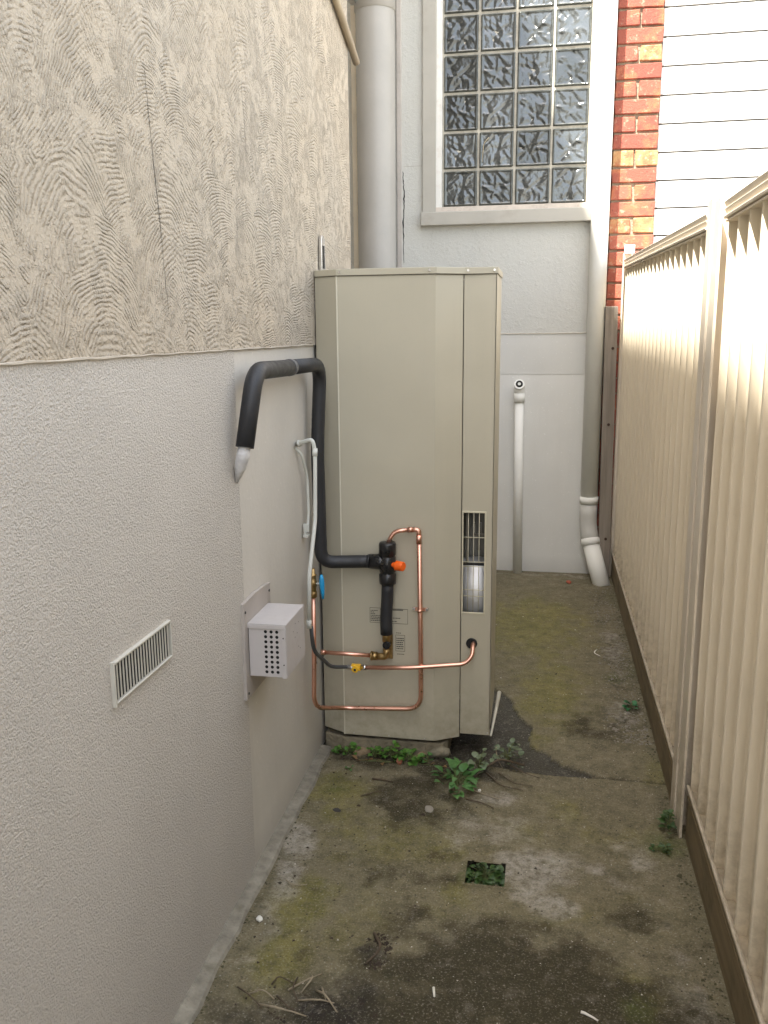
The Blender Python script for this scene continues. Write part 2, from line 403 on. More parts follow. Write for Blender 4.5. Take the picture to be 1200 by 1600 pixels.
chip = np.clip(1.2 - np.abs(gx - .35) / .09, 0, 1) * ((gy > 2.95) & (gy < 4.75)) * np.clip(fbm(gx, gy, 6, 90) * 2.6 - .9, 0, 1)
H -= chip * np.clip(fbm(gx, gy, 28, 95) - .45, 0, 1) * .05
H += soil * .012 * fbm(gx, gy, 50, 97) + green * .006 * fbm(gx, gy, 60, 98)
H = np.where(gx < -.66, H * .3, H)
nx, ny = len(GX), len(GY)
idx = np.arange(nx * ny).reshape(ny, nx)
quads = np.stack([idx[:-1, :-1], idx[:-1, 1:], idx[1:, 1:], idx[1:, :-1]], -1).reshape(-1, 4)
cx = (gx[:-1, :-1] + .003).ravel(); cy_ = (gy[:-1, :-1] + .003).ravel()
edge = .004 * (fbm(cx, cy_, 60, 77) - .5) * 2
hole = (cx > -.167 + edge) & (cx < -.064) & (cy_ > 2.03 + edge) & (cy_ < 2.126 + edge)
quads = quads[~hole]
me = bpy.data.meshes.new('concrete_path')
me.vertices.add(nx * ny); me.vertices.foreach_set('co', np.stack([gx, gy, H], -1).reshape(-1).astype(np.float32))
me.loops.add(len(quads) * 4); me.loops.foreach_set('vertex_index', quads.reshape(-1).astype(np.int32))
me.polygons.add(len(quads)); me.polygons.foreach_set('loop_start', (np.arange(len(quads)) * 4).astype(np.int32))
me.polygons.foreach_set('loop_total', np.full(len(quads), 4, np.int32)); me.update(calc_edges=True)
me.polygons.foreach_set('use_smooth', [True] * len(quads))
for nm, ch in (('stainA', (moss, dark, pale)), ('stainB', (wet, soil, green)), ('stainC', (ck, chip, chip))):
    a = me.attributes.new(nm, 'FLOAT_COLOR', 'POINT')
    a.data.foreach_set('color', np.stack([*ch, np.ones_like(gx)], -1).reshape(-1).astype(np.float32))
t = NT('mossy_concrete')
def att(n):
    a = t.new('ShaderNodeAttribute', attribute_name=n); s_ = t.new('ShaderNodeSeparateColor'); t.link(a.outputs['Color'], s_.inputs[0]); return s_.outputs
A_, B_, C_ = att('stainA'), att('stainB'), att('stainC')
n1 = t.noise(7, 8, .65); n2 = t.noise(45, 6, .7); n3 = t.noise(190, 4, .7)
col = t.mix(t.ramp(n1, .3, .7), (.145, .124, .070), (.235, .204, .126))
mossf = t.math('MULTIPLY', A_[0], t.ramp(n2, .3, .6, .55, 1), True)
col = t.mix(mossf, col, t.mix(t.ramp(n1, .35, .65), (.245, .215, .07), (.15, .14, .036)))
col = t.mix(t.math('MULTIPLY', t.math('MULTIPLY', A_[2], t.ramp(n2, .32, .6, .25, 1)), .9, True), col, t.mix(n3, (.33, .30, .255), (.50, .465, .40)))
col = t.mix(t.math('MULTIPLY', t.math('MULTIPLY', A_[1], 1.25), t.ramp(n2, .25, .6, 1, .72), True), col, (.046, .037, .015))
col = t.mix(t.math('MULTIPLY', B_[2], t.ramp(n2, .35, .6, .3, 1), True), col, (.085, .105, .018))
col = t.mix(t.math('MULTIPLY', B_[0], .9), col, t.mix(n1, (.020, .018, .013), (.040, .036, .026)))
col = t.mix(t.math('MULTIPLY', B_[1], t.ramp(n2, .35, .55, .45, 1), True), col, (.022, .017, .012))  # soil, plus the shade painted under the cabinet's right box
col = t.mix(t.math('MULTIPLY', C_[0], .9, True), col, (.02, .017, .012))
col = t.mix(t.math('MULTIPLY', C_[1], t.ramp(n2, .42, .6, .8, 0), True), col, (.05, .045, .035))
# grain: fine light aggregate and dark pits
col = t.mix(t.ramp(n3, .56, .68, 0, .5), col, t.mix(.55, col, (.62, .58, .48)))
col = t.mix(t.ramp(n3, .32, .45, .55, 0), col, t.mix(.65, col, (.02, .018, .01)))
n4 = t.noise(19, 7, .72)
col = t.mix(t.ramp(n4, .38, .52, .55, 0), col, t.mix(.6, col, (.045, .042, .016)))
col = t.mix(t.ramp(n4, .55, .68, 0, .4), col, t.mix(.5, col, (.42, .39, .31)))
col = t.mix(t.ramp(n2, .35, .5, .6, 0), col, t.mix(.5, col, (.03, .027, .012)))
n5 = t.noise(95, 5, .75)
col = t.mix(t.ramp(n5, .56, .66, 0, .45), col, t.mix(.5, col, (.48, .44, .35)))
col = t.mix(t.ramp(n5, .34, .45, .6, 0), col, t.mix(.6, col, (.025, .022, .012)))
vo = t.new('ShaderNodeTexVoronoi'); vo.inputs['Scale'].default_value = 75; t.link(t.pos(), vo.inputs['Vector'])
sp = t.math('MULTIPLY', t.ramp(vo.outputs['Distance'], .10, .2, 1, 0), t.ramp(t.noise(23, 4, .7), .5, .62, 0, .55))
sp = t.math('MULTIPLY', sp, t.math('SUBTRACT', 1.0, B_[0]), True)
col = t.mix(sp, col, (.40, .38, .33))
t.color(col)
t.rough(t.math('SUBTRACT', .9, t.math('MULTIPLY', B_[0], .30)))
t.bump(t.math('ADD', t.math('MULTIPLY', n3, .6), n2), .006)
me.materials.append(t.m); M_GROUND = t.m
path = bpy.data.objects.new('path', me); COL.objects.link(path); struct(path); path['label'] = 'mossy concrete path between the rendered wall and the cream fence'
M_DIRT = mat('worn_concrete', (.30, .285, .25), .9, var=.2, vs=3, bump=.01, bs=40, dirt=(.14, .12, .07), ds=2)
g = MB(); B = 150
for (a, b, c, d) in ((-B, B, -B, 1.2), (-B, B, 5.1, B), (-B, -.72, 1.2, 5.1), (.46, B, 1.2, 5.1)):
    g.add([(a, c, 0), (b, c, 0), (b, d, 0), (a, d, 0)], [(0, 1, 2, 3)])
struct(g.build('ground', M_DIRT))
struct(MB().add([(-B, -B, -.09), (B, -B, -.09), (B, B, -.09), (-B, B, -.09)], [(0, 1, 2, 3)]).build('under_slab_blocker', mat('under_slab_blocker', (.05, .04, .028), .95)))  # unseen dark sheet added to stop sky light leaking up from below
hb = MB()   # sides and bottom of the square drain hole in the slab
hb.add([(-.17,2.024,-.004),(-.058,2.024,-.004),(-.058,2.134,-.004),(-.17,2.134,-.004),(-.165,2.028,-.075),(-.062,2.028,-.075),(-.062,2.13,-.075),(-.165,2.13,-.075)],
       [(0,1,5,4),(1,2,6,5),(2,3,7,6),(3,0,4,7),(4,5,6,7)])
struct(hb.build('drain_hole', mat('hole_soil', (.035, .03, .018), .9, bump=.02, bs=60)))
fs = MB()   # thin concrete strip along the foot of the left wall
n = 90; vs = []
for i in range(n + 1):
    y = -3 + (2.70 + 3) * i / n; w = .034 + .002 * math.sin(i * 1.7) + .005 * random.random(); h = .007 + .002 * random.random()
    if y < 1: w = .036
    vs += [(XL - .0075, y, h + .004), (XL + w - .008, y, h), (XL + w, y, 0 - .006)]
fs.add(vs, [(3*i+k, 3*i+k+1, 3*i+k+4, 3*i+k+3) for i in range(n) for k in range(2)])
M_STRIP = mat('footing_concrete', (.27, .25, .20), .9, var=.3, vs=30, dirt=(.11, .10, .055), ds=14, bump=.004, bs=120)
struct(fs.build('footing_strip', M_STRIP))

# ------------------------------------------------------------------ left wall
M_STRIPR = mat('sun_blocker_dark', (.12, .11, .10), .7)  # for the added wedge that blocks the sun
lw = thing('rendered_house_wall', (XL, 0, 0), 'tall beige rendered house wall on the left, combed swirls above a stippled lower band', 'wall')
HW = 4.80
MB().box(-6, XL, -5, 3.27, 1.362, HW).build('combed_upper_render', M_UP, lw, .003, 2)
MB().box(-6, XL - .004, -5, 1.985, 0, 1.360).build('stippled_lower_render', M_STIP, lw)
MB().box(-6, XL - .007, 1.985, 3.268, 0, 1.360).build('smooth_lower_render', M_SM, lw)
led = MB(); vs = []; n = 120
for i in range(n + 1):
    y = -2 + (2.72 + 2) * i / n; j = .0013 * math.sin(i * 1.9) + .0016 * random.random()
    q = .0012 * (random.random() ** 2) * 2
    vs += [(XL - .004, y, 1.3635 + j * .5 + q), (XL + .0018, y, 1.3618 + j * .5 + q), (XL + .0012, y, 1.3603 + j * .5), (XL - .006, y, 1.358 + j * .5)]
led.add(vs, [(4*i+k, 4*i+k+1, 4*i+k+5, 4*i+k+4) for i in range(n) for k in range(3)])
led.build('render_ledge', M_LEDGE, lw)
MB().box(-6, -1.62, 3.32, 5.079, 0, 7.7).build('rear_sun_blocker', M_UP, lw)  # unseen mass added to keep the sun off the back wall
MB().sweep_y([(XL - .003, HW + .001), (-1.9, HW + 3.3), (-6, HW + 3.3), (-6, HW + .001)], -5, 3.31).build('sun_blocker_wedge', M_STRIPR, lw)  # unseen wedge added to stop sun passing over the wall top
# hairline cracks of the upper render
def crack(name, pts, axis, w, parent, m, face):
    mb = MB(); vs = []
    P = []
    for a, b in zip(pts[:-1], pts[1:]):
        for k in range(12): t_ = k / 12; P.append((a[0] + (b[0]-a[0])*t_ + random.uniform(-1,1)*.0022, a[1] + (b[1]-a[1])*t_))
    P.append(pts[-1])
    for i, (h, z) in enumerate(P):
        ww = w * (.35 + .65 * math.sin(math.pi * (i + .3) / (len(P)))) * random.uniform(.6, 1.3)
        for s_ in (-1, 1):
            vs.append((face, h + s_ * ww, z) if axis == 'x' else (h + s_ * ww, face, z))
    mb.add(vs, [(2*i, 2*i+1, 2*i+3, 2*i+2) for i in range(len(P) - 1)])
    return mb.build(name, m, parent)
crack('crack', [(1.575, 1.87), (1.60, 1.64), (1.62, 1.44)], 'x', .0009, lw, M_DARK, XL + .0006)
crack('crack', [(2.10, 1.98), (2.12, 1.80)], 'x', .0006, lw, M_DARK, XL + .0006)

# wall grille (small vent)
v = thing('wall_vent', (XL, 1.425, .77), 'small painted wall vent with upright slats in the stippled render', 'vent')
y0, y1, z0, z1 = 1.309, 1.541, .772, .848
fr = MB(); xf = XL + .002
for b in ((y0, y1, z1 - .0042, z1), (y0, y1, z0, z0 + .0036)): fr.box(xf - .008, xf + .0015, *b)
for b in ((y0 - .004, y0 + .001, z0 - .005, z1 + .002), (y1 - .002, y1 + .002, z0, z1)): fr.box(xf - .008, xf + .001, *b)
fr.build('frame', M_VENT, v, .001)
MB().box(XL - .0039, XL - .0029, y0, y1, z0 + .001, z1 - .001).build('backing', M_DARK, v)
sl = MB().box(XL - .0004, XL + .0008, 0, .0040, z0 + .006, z1 - .006)
vorg = ORG[v.name]
base = sl.build('slat', M_VENT, v)
for k in range(19):
    y = y0 + .009 + k * (y1 - y0 - .016) / 18.6
    if k == 0: base.location.y = y
    else:
        c = base.copy(); COL.objects.link(c); c.parent = v; c.location = (0, y, 0)

# flue terminal box on its back plate
fb = thing('flue_terminal', (XL, 2.0, .5), 'perforated mauve-white metal flue box screwed to a back plate on the left wall', 'flue box')
pl = MB(); XP = XL + .004
pl.add([(XL - .006, 1.955, .497), (XL - .006, 2.172, .497), (XL - .006, 2.168, .745), (XL - .006, 2.05, .752), (XL - .006, 1.957, .748),
        (XP, 1.955, .497), (XP, 2.172, .497), (XP, 2.168, .745), (XP, 2.05, .752), (XP, 1.957, .748)],
       [(0,1,2,3,4), (9,8,7,6,5), (0,5,6,1), (1,6,7,2), (2,7,8,3), (3,8,9,4), (4,9,5,0)])
pl.build('back_plate', M_PLATE, fb, .0012)
bx0, bx1, by0, by1, bz0, bz1 = XP, -.611, 1.98, 2.145, .556, .692
# front face with 3 x 9 round holes
def holed_face(x0, x1, z0, z1, y, cols, rows, hx, hz, r, seg=12):
    mb = MB(); xs = [x0] + [hx + (c + .5) * cols[1] for c in range(-1, cols[0])] + [x1]
    zs = [z0] + [hz + (c + .5) * rows[1] for c in range(-1, rows[0])] + [z1]
    for i in range(len(xs) - 1):
        for j in range(len(zs) - 1):
            a, b, c, d = xs[i], xs[i + 1], zs[j], zs[j + 1]
            if 1 <= i <= cols[0] and 1 <= j <= rows[0]:
                mx, mz = (a + b) / 2, (c + d) / 2; vs = []; 
                for k in range(seg):
                    an = 2 * math.pi * (k + .5) / seg; ca, sa = math.cos(an), math.sin(an)
                    q = min((b - a) / 2 / max(abs(ca), 1e-6), (d - c) / 2 / max(abs(sa), 1e-6))
                    vs += [(mx + r * ca, y, mz + r * sa), (mx + q * ca, y, mz + q * sa)]
                for (px_, pz_) in ((b, d), (a, d), (a, c), (b, c)): vs.append((px_, y, pz_))
                fs = []
                for k in range(seg):
                    k2 = (k + 1) % seg; fs.append((2*k, 2*k+1, 2*k2+1, 2*k2))
                    p, q = vs[2*k+1], vs[2*k2+1]
                    if abs(p[0] - q[0]) > 1e-6 and abs(p[2] - q[2]) > 1e-6:
                        ci = min(range(4), key=lambda m_: (vs[2*seg+m_][0] - (p[0]+q[0])/2) ** 2 + (vs[2*seg+m_][2] - (p[2]+q[2])/2) ** 2)
                        fs.append((2*k+1, 2*seg+ci, 2*k2+1))
                mb.add(vs, fs)
            else: mb.add([(a, y, c), (b, y, c), (b, y, d), (a, y, d)], [(0, 1, 2, 3)])
    return mb
holed_face(bx0 + .002, bx1 - .012, bz0, bz1 - .010, by0, (3, .0145), (9, .0132), -.6645, .5675, .0042).build('perforated_front', M_BOXW, fb)
MB().box(bx0, bx1 - .002, by0 + .012, by1, bz0 + .002, bz1 - .003).build('inner_box', M_DARK, fb)
MB().box(bx0, bx1, by0 - .003, by1 + .001, bz1, bz1 + .0018).box(bx0, bx1 - .001, by0 - .0035, by0 - .0015, bz1 - .011, bz1 - .0002).build('top_cover', M_BOXW, fb, .0008)
MB().box(bx0, bx1 - .0022, by0 + .0005, by1 - .001, bz0 - .0018, bz0 - .0001).build('bottom_panel', M_BOXW, fb, .0006)
MB().box(bx1 - .0018, bx1, by0 - .002, by1, bz0 - .002, bz1 - .0002).box(bx1 - .012, bx1 - .0019, by0 - .0035, by0 - .0012, bz0 - .003, bz1 - .0115).build('side_panel', M_BOXW, fb, .0006)
for (x, z) in ((bx1 - .007, bz1 - .033), (bx1 - .007, bz0 + .033)): MB().disc((x, by0 - .0035, z), (0, -1, 0), .0018, .0012, 8).build('screw', M_INK, fb)
for (y, z) in ((1.965, .725), (2.158, .725), (1.967, .512)): MB().disc((XP, y, z), (1, 0, 0), .0035, .002, 8).build('screw', M_INK, fb)
for (y, z) in ((2.06, .67), (2.04, .655), (2.055, .635), (2.075, .64), (2.085, .60), (2.10, .59), (2.09, .665)): MB().disc((bx1, y, z), (1, 0, 0), .0014, .0004, 6).build('pin_hole', M_INK, fb)

# galvanised strap standing off the wall above the cabinet
s = thing('metal_strap', (XL, 2.80, 1.59), 'short galvanised strap standing up behind the cabinet on the left wall', 'bracket')
st = MB(); pr = []
for k in range(7): a = math.pi * k / 6; pr.append((2.806 + .024 * math.cos(a), 1.675 + .026 * math.sin(a)))
pr = [(2.83, 1.585)] + pr + [(2.782, 1.585)]
vs = [(XL + .003, y, z) for y, z in pr] + [(XL + .012, y, z) for y, z in pr]; m_ = len(pr)
st.add(vs, [tuple(range(m_))[::-1], tuple(range(m_, 2 * m_))] + [(i, (i + 1) % m_, m_ + (i + 1) % m_, m_ + i) for i in range(m_)])
st.build('strap', M_CHROME, s, .001)
MB().box(XL + .0122, XL + .0135, 2.797, 2.815, 1.598, 1.668).build('slot', M_DARK, s)

# ------------------------------------------------------------------ back wall
bw = thing('back_wall', (0, YB, 0), 'pale grey rendered wall closing the far end of the alley', 'wall')
wx0, wx1, wz0, wz1 = -.622, .236, 2.0, 3.62
up_ = MB().box(-3.2, wx0, YB, YB + .25, 1.381, 4.2).box(wx1, .312, YB, YB + .25, 1.381, 4.2).box(wx0, wx1, YB, YB + .25, 1.381, wz0).box(wx0, wx1, YB, YB + .25, wz1, 4.2)
up_.build('textured_upper_render', M_BACKUP, bw)
MB().box(-3.2, .312, YB + .004, YB + .25, 0, 1.156).build('smooth_lower_render', M_BACKLO, bw)
MB().box(-3.2, .312, YB + .002, YB + .25, 1.1565, 1.3805).build('smooth_middle_render', smooth_render('painted_render_dull', (.70, .695, .655), (.58, .58, .545), .0006, 50, .4), bw)
lb = MB(); vs = []; n = 60
for i in range(n + 1):
    x = -.8 + 1.1 * i / n; j = .0008 * math.sin(i * 2.3) + .001 * random.random()
    vs += [(x, YB, 1.3845 + j), (x, YB - .004, 1.383 + j), (x, YB - .0035, 1.3805 + j), (x, YB + .003, 1.379 + j)]
lb.add(vs, [(4*i+k, 4*i+k+1, 4*i+k+5, 4*i+k+4) for i in range(n) for k in range(3)])
lb.build('render_ledge', M_LEDGE, bw)
crack('crack', [(-.803, 1.78), (-.806, 2.0), (-.80, 2.15), (-.808, 2.27)], 'y', .0036, bw, M_DARK, YB - .0008)
crack('crack', [(-.80, 2.295), (-.70, 2.300)], 'y', .0005, bw, M_DARK, YB - .0008)
MB().box(-.802, -.700, YB - .0012, YB + .001, 2.2945, 2.2965).build('render_joint', M_TRIM, bw)
MB().box(-.84, -.812, YB - .012, YB + .002, 1.3, 4.1).build('pilaster_strip', mat('strip_render', (.50, .455, .41), .8, bump=.003, bs=70), bw, .004)

# window of glass blocks
gw = thing('glass_block_window', (-.2, YB, 1.98), 'glass block window in a painted timber frame on the back wall', 'window')
MB().box(-.694, -.6205, YB - .024, YB + .06, 2.0455, 3.7).build('frame', M_TRIM, gw, .003)
MB().box(.2265, .30, YB - .012, YB + .06, 2.0455, 3.7).build('frame', M_TRIM, gw, .003)
MB().box(-.6203, -.5905, YB - .012, YB + .085, 2.072, 3.7).build('bead', M_BEAD, gw, .002)
MB().box(.1985, .2262, YB - .004, YB + .085, 2.072, 3.7).build('bead', M_BEAD, gw, .002)
MB().box(-.6203, .2262, YB - .018, YB + .085, 2.0457, 2.0718).build('bottom_bead', M_PINKBEAD, gw, .002)
MB().box(-.702, .235, YB - .045, YB + .06, 1.974, 2.0452).build('sill', M_TRIM, gw, .004)
MB().box(-.5903, .1983, YB + .03, YB + .09, 2.072, 3.66).build('mortar', M_JOINT, gw)
def block_mesh(seed, turn):
    n = 34; w = .0925; rg = np.random.default_rng(seed); vs = []; ii = {}
    u = np.linspace(-w, w, n)
    X, Z = np.meshgrid(u, u, indexing='ij')
    # long soft leaf-like flutes radiating over the face
    a = math.pi / 4 + turn * math.pi / 2
    hgt = np.zeros_like(X)
    for k in range(20):
        cx_, cz_ = rg.uniform(-.075, .075, 2); an = math.atan2(cz_, cx_) + rg.normal(0, .45) if rg.random() < .7 else a
        L_ = rg.uniform(.018, .038); wd = rg.uniform(.0050, .0085)
        dx = (X - cx_) * math.cos(an) + (Z - cz_) * math.sin(an); dz = -(X - cx_) * math.sin(an) + (Z - cz_) * math.cos(an)
        dz = dz + dx * dx * rg.uniform(-8, 8)
        hgt += rg.choice([-1, 1], p=[.4, .6]) * .0044 * np.exp(-(dx / L_) ** 2 - (dz / wd) ** 2)
    e = np.minimum(w - np.abs(X), w - np.abs(Z)); rim = np.clip((e - .006) / .008, 0, 1)
    y = -(hgt * rim) - np.where(e < .008, .005, 0) + rim * .002 + np.where(e < .001, .014, 0)
    vs = np.stack([X, y, Z], -1).reshape(-1, 3); id_ = np.arange(n * n).reshape(n, n)
    fs = np.stack([id_[:-1, :-1], id_[1:, :-1], id_[1:, 1:], id_[:-1, 1:]], -1).reshape(-1, 4)
    m_ = newmesh('glass_block', vs.tolist(), fs.tolist(), M_GLASS, True); m_.materials.append(M_GLASSRIM)
    cen = vs[fs].mean(1); rimf = (np.minimum(w - np.abs(cen[:, 0]), w - np.abs(cen[:, 2])) < .0085).astype(int)
    m_.polygons.foreach_set('material_index', rimf.tolist()); return m_
BL = [block_mesh(100 + k, k % 4) for k in range(9)]
for r_ in range(8):
    for c_ in range(4):
        inst(BL[(r_ * 5 + c_ * 3 + (r_ * c_) % 4) % 9], 'glass_block', (-.490 + c_ * .1965 + random.uniform(-.001, .001), YB + .022, 2.172 + r_ * .1965), gw)
crk = MB().tube(fillet([(-.37, YB + .008, 2.30), (-.362, YB + .006, 2.40), (-.335, YB + .006, 2.428)], .03), .0016, 6)
tag(crk.build('dry_stalk', mat('straw', (.5, .42, .28), .8)), 'pale dry stalk stuck on the glass blocks of the window', 'stalk')

# wide painted flue pipe rising behind the cabinet
fp = thing('wide_flue_pipe', (-.93, 4.93, 0), 'wide painted metal pipe rising behind the cabinet, left of the window', 'pipe')
pt = []; rd = []
z = 0.0
while z < 4.3: pt.append((-.932, 4.95, z)); rd.append(.1035 + .0006 * math.sin(z * 260)); z += .012
MB().tube(pt, .1, 32, rad=rd).build('pipe_barrel', M_FLUE, fp)
MB().tube([(-.932, 4.95, 3.045), (-.932, 4.95, 3.047), (-.932, 4.95, 3.20), (-.932, 4.95, 3.202)], .1, 32, rad=[.104, .1085, .1085, .104]).build('collar', M_FLUE, fp)
MB().box(-1.082, -1.05, YB - .05, YB, .5, 4.1).build('timber_batten', mat('cream_batten', (.82, .74, .60), .6), None, .003)
tag(bpy.data.objects['timber_batten'], 'narrow cream timber batten standing left of the wide painted pipe', 'batten')
br = thing('wall_brace', (-.70, 3.2, 2.4), 'diagonal brown brace and galvanised clip at the top corner of the left wall', 'brace')
MB().tube([(-.703, 3.36, 2.355), (-.700, 3.18, 2.408), (-.696, 2.60, 2.58), (-.696, 2.2, 2.70)], .013, 10).build('diagonal_rail', M_BRKT, br)
MB().tube([(-1.035, 4.93, 3.10), (-1.06, 4.80, 3.12), (-1.09, 4.60, 3.22), (-1.12, 4.3, 3.36)], .010, 8).tube([(-1.03, 4.90, 3.10), (-1.03, 4.74, 3.20), (-1.08, 4.3, 3.42)], .006, 8).build('clip_arm', M_GALV, br)
MB().box(-1.055, -1.02, 4.84, 4.92, 3.075, 3.15).build('clip_plate', M_GALV, br, .003)

# small capped waste pipe
wp = thing('small_waste_pipe', (-.14, 5.05, 0), 'thin pale waste pipe standing against the back wall with an open elbow on top', 'pipe')
PX, PY = -.139, YB - .034
MB().tube([(PX + .012, PY, 0), (PX, PY, 1.03)], .0255, 20).build('pipe_barrel', M_PIPE, wp)
MB().tube([(PX, PY, 1.0), (PX, PY, 1.052)], .0305, 20).tube(fillet([(PX, PY, 1.04), (PX, PY, 1.09), (PX, PY - .035, 1.105)], .03), .0285, 20).build('elbow', M_PIPE, wp)
MB().tube([(PX, PY - .0355, 1.1052), (PX, PY - .0375, 1.1058)], .020, 20).build('elbow_mouth', M_DARK, wp)
MB().tube([(PX, PY - .038, 1.106), (PX, PY - .040, 1.107)], .009, 10).build('inner_tube', M_WHITE, wp)

# downpipe
dp = thing('downpipe', (.27, 5.0, 0), 'pale painted round downpipe between the window and the brick pier, kicked out at its foot', 'downpipe')
DX, DY = .267, 5.02
MB().tube([(DX, DY, .44), (DX, DY, 4.2)], .0475, 28).build('upper_pipe', M_PIPE, dp)
MB().tube([(DX, DY, .432), (DX, DY, .472)], .0515, 28).build('upper_socket', M_PIPE, dp)
M_PIPEL = mat('pale_elbow_pvc', (.60, .595, .56), .35, var=.04)
MB().tube(fillet([(DX, DY, .43), (DX, DY, .31), (DX + .018, DY - .032, .205)], .06, 8), .0485, 28).build('elbow', M_PIPEL, dp)
MB().tube([(DX + .014, DY - .023, .232), (DX + .020, DY - .036, .195)], .0525, 28).build('lower_socket', M_PIPE, dp)
MB().tube([(DX + .019, DY - .034, .20), (DX + .083, DY - .155, -.02)], .0475, 28).build('lower_pipe', M_PIPE, dp)

# ------------------------------------------------------------------ brick pier
bp = thing('brick_pier', (.44, 5.09, 0), 'red brick pier with smeared mortar between the downpipe and the white weatherboards', 'brick pier')
PX0, PX1, PYF = .322, .555, 5.10
MB().box(PX0 + .006, PX1 - .004, PYF + .014, PYF + .24, 0, 4.3).build('mortar', M_MORTAR, bp)
def brick_mesh(w, seed, m):
    rg = random.Random(seed); bm = bmesh.new(); bmesh.ops.create_cube(bm, size=1)
    for v_ in bm.verts:
        v_.co.x = v_.co.x * w + rg.uniform(-.0045, .0045); v_.co.y = v_.co.y * .11; v_.co.z = v_.co.z * .075 + rg.uniform(-.0038, .0038)
    bmesh.ops.bevel(bm, geom=list(bm.edges), offset=.004, segments=1, affect='EDGES')
    me_ = bpy.data.meshes.new('brick'); bm.to_mesh(me_); bm.free(); me_.materials.append(m); return me_
BF = [brick_mesh(.230, k, M_BRICK) for k in range(4)]
BH = [brick_mesh(.108, 10 + k, M_BRICK) for k in range(4)] + [brick_mesh(.110, 20 + k, M_BRICK2) for k in range(3)]
k0 = 0
for k in range(50):
    z = 2.378 - 28 * .0858 + .043 + (k) * .0858 - .043
    if z < 0.02: continue
    yj = PYF + .055 + random.uniform(-.003, .003)
    if k % 2 == 0: inst(random.choice(BF), 'brick', ((PX0 + PX1) / 2, yj, z), bp, (0, random.uniform(-.006, .006), 0))
    else:
        for s_ in (-1, 1):
            pal = BH[random.choice([4, 5, 6])] if random.random() < (.42 if s_ > 0 else .2) and z > 1.9 else random.choice(BH[:4])
            inst(pal, 'brick', ((PX0 + PX1) / 2 + s_ * .0605, yj + random.uniform(-.002, .002), z), bp, (0, random.uniform(-.008, .008), 0))

# weathered board in front of the pier
pb = thing('timber_post', (.345, 5.0, 0), 'weathered grey timber post with screws beside the far end of the cream fence', 'post')
po = MB(); po.add([(.330, 4.985, 0), (.395, 4.985, 0), (.395, 5.03, 0), (.330, 5.03, 0), (.313, 4.985, 1.52), (.379, 4.985, 1.52), (.379, 5.03, 1.525), (.313, 5.03, 1.525)],
                  [(0,3,2,1),(4,5,6,7),(0,1,5,4),(1,2,6,5),(2,3,7,6),(3,0,4,7)])
po.build('board', M_PALING, pb, .003)
for (x, z) in ((.360, 1.30), (.355, .885), (.366, .235)): MB().disc((x, 4.985, z), (0, -1, 0), .008, .004, 10).build('screw', mat('rusty_screw', (.06, .035, .025), .7, .4) if 'rusty_screw' not in bpy.data.materials else bpy.data.materials['rusty_screw'], pb)

# ------------------------------------------------------------------ weatherboard house
wb = thing('weatherboard_house', (2, 5.12, 0), 'white horizontal weatherboard house wall behind the fence at upper right', 'house')
MB().box(.556, 6, 5.155, 8.5, 0, 4.6).build('wall_frame', mat('shadow_line_dark', (.14, .12, .10), .9), wb)  # dark colour behind the board gaps paints their shadow lines
bd = MB(); zb = .1415
pr = [(5.132, 0), (5.136, zb - .009), (5.153, zb - .009), (5.153, 0)]
m_ = len(pr)
bd.add([(.557, y, z) for y, z in pr] + [(6.0, y, z) for y, z in pr], [tuple(range(m_)), tuple(range(m_, 2 * m_))[::-1]] + [(i, m_ + i, m_ + (i + 1) % m_, (i + 1) % m_) for i in range(m_)])
b0 = bd.build('weatherboard', M_SIDING, wb); first = True
k = 0
for i in range(31):
    z = 2.043 - 14 * zb + i * zb
    if first: b0.location.z = z; first = False
    else:
        c = b0.copy(); COL.objects.link(c); c.parent = wb; c.location = (0, -.0002 * (i % 2), z)

# ------------------------------------------------------------------ cream steel fence
fe = thing('steel_fence', (XF, 2, 0), 'cream steel sheet fence on treated pine plinths along the right side of the path', 'fence')
def ribbed(y_near, y_far, zb0, zt0, dzt, dzb, xo, nrib, parent):
    """saw-tooth ribbed sheet; three overlapping sheets per bay"""
    pit = (y_far - y_near) / nrib; per = [nrib // 3, nrib // 3, nrib - 2 * (nrib // 3)]; r0 = 0
    prof = [(0, .0012), (.010, .0035), (.028, .0200), (.048, .0248), (.08, .0258), (.15, .0248), (.60, .0112), (.93, .0012), (.97, .0)]
    for si, cnt in enumerate(per):
        pts = []
        for r_ in range(r0, r0 + cnt):
            for (t_, d) in prof: pts.append((y_far - (r_ + t_) * pit, XF + .003 + xo + d))
        pts.append((y_far - (r0 + cnt) * pit, XF + .003 + xo + .0015)); r0 += cnt
        mb = MB(); NZ = 14; L = y_far - y_near; vs = []
        for k in range(NZ + 1):
            t_ = k / NZ
            for (y, x) in pts:
                f_ = (y - y_near) / L; zb_ = zb0 + dzb * f_; zt_ = zt0 + dzt * f_
                vs.append((x + .0006 * math.sin(7 * t_ + 9 * y), y, zb_ + (zt_ - zb_) * t_))
        m_ = len(pts)
        mb.add(vs, [(k * m_ + i, k * m_ + i + 1, (k + 1) * m_ + i + 1, (k + 1) * m_ + i) for k in range(NZ) for i in range(m_ - 1)])
        o = mb.build('ribbed_sheet', M_FENCE, parent)
        sol = o.modifiers.new('gauge', 'SOLIDIFY'); sol.thickness = .0008; sol.offset = 0
M_TROUGH = mat('trough_fill', (.40, .34, .25), .95, var=.3, vs=30)
M_RAILD = mat('shaded_dirty_cream_steel', (.24, .195, .13), .6, var=.15, vs=14)  # cream steel darkened for both dirt and shade
RAIL = [(-.011, .0), (-.003, -.0145), (-.009, -.016), (-.001, -.031), (-.010, -.0335), (-.008, -.040), (.003, -.040), (.003, -.0435), (-.005, -.0435), (-.003, -.047), (.034, -.047), (.034, 0)]
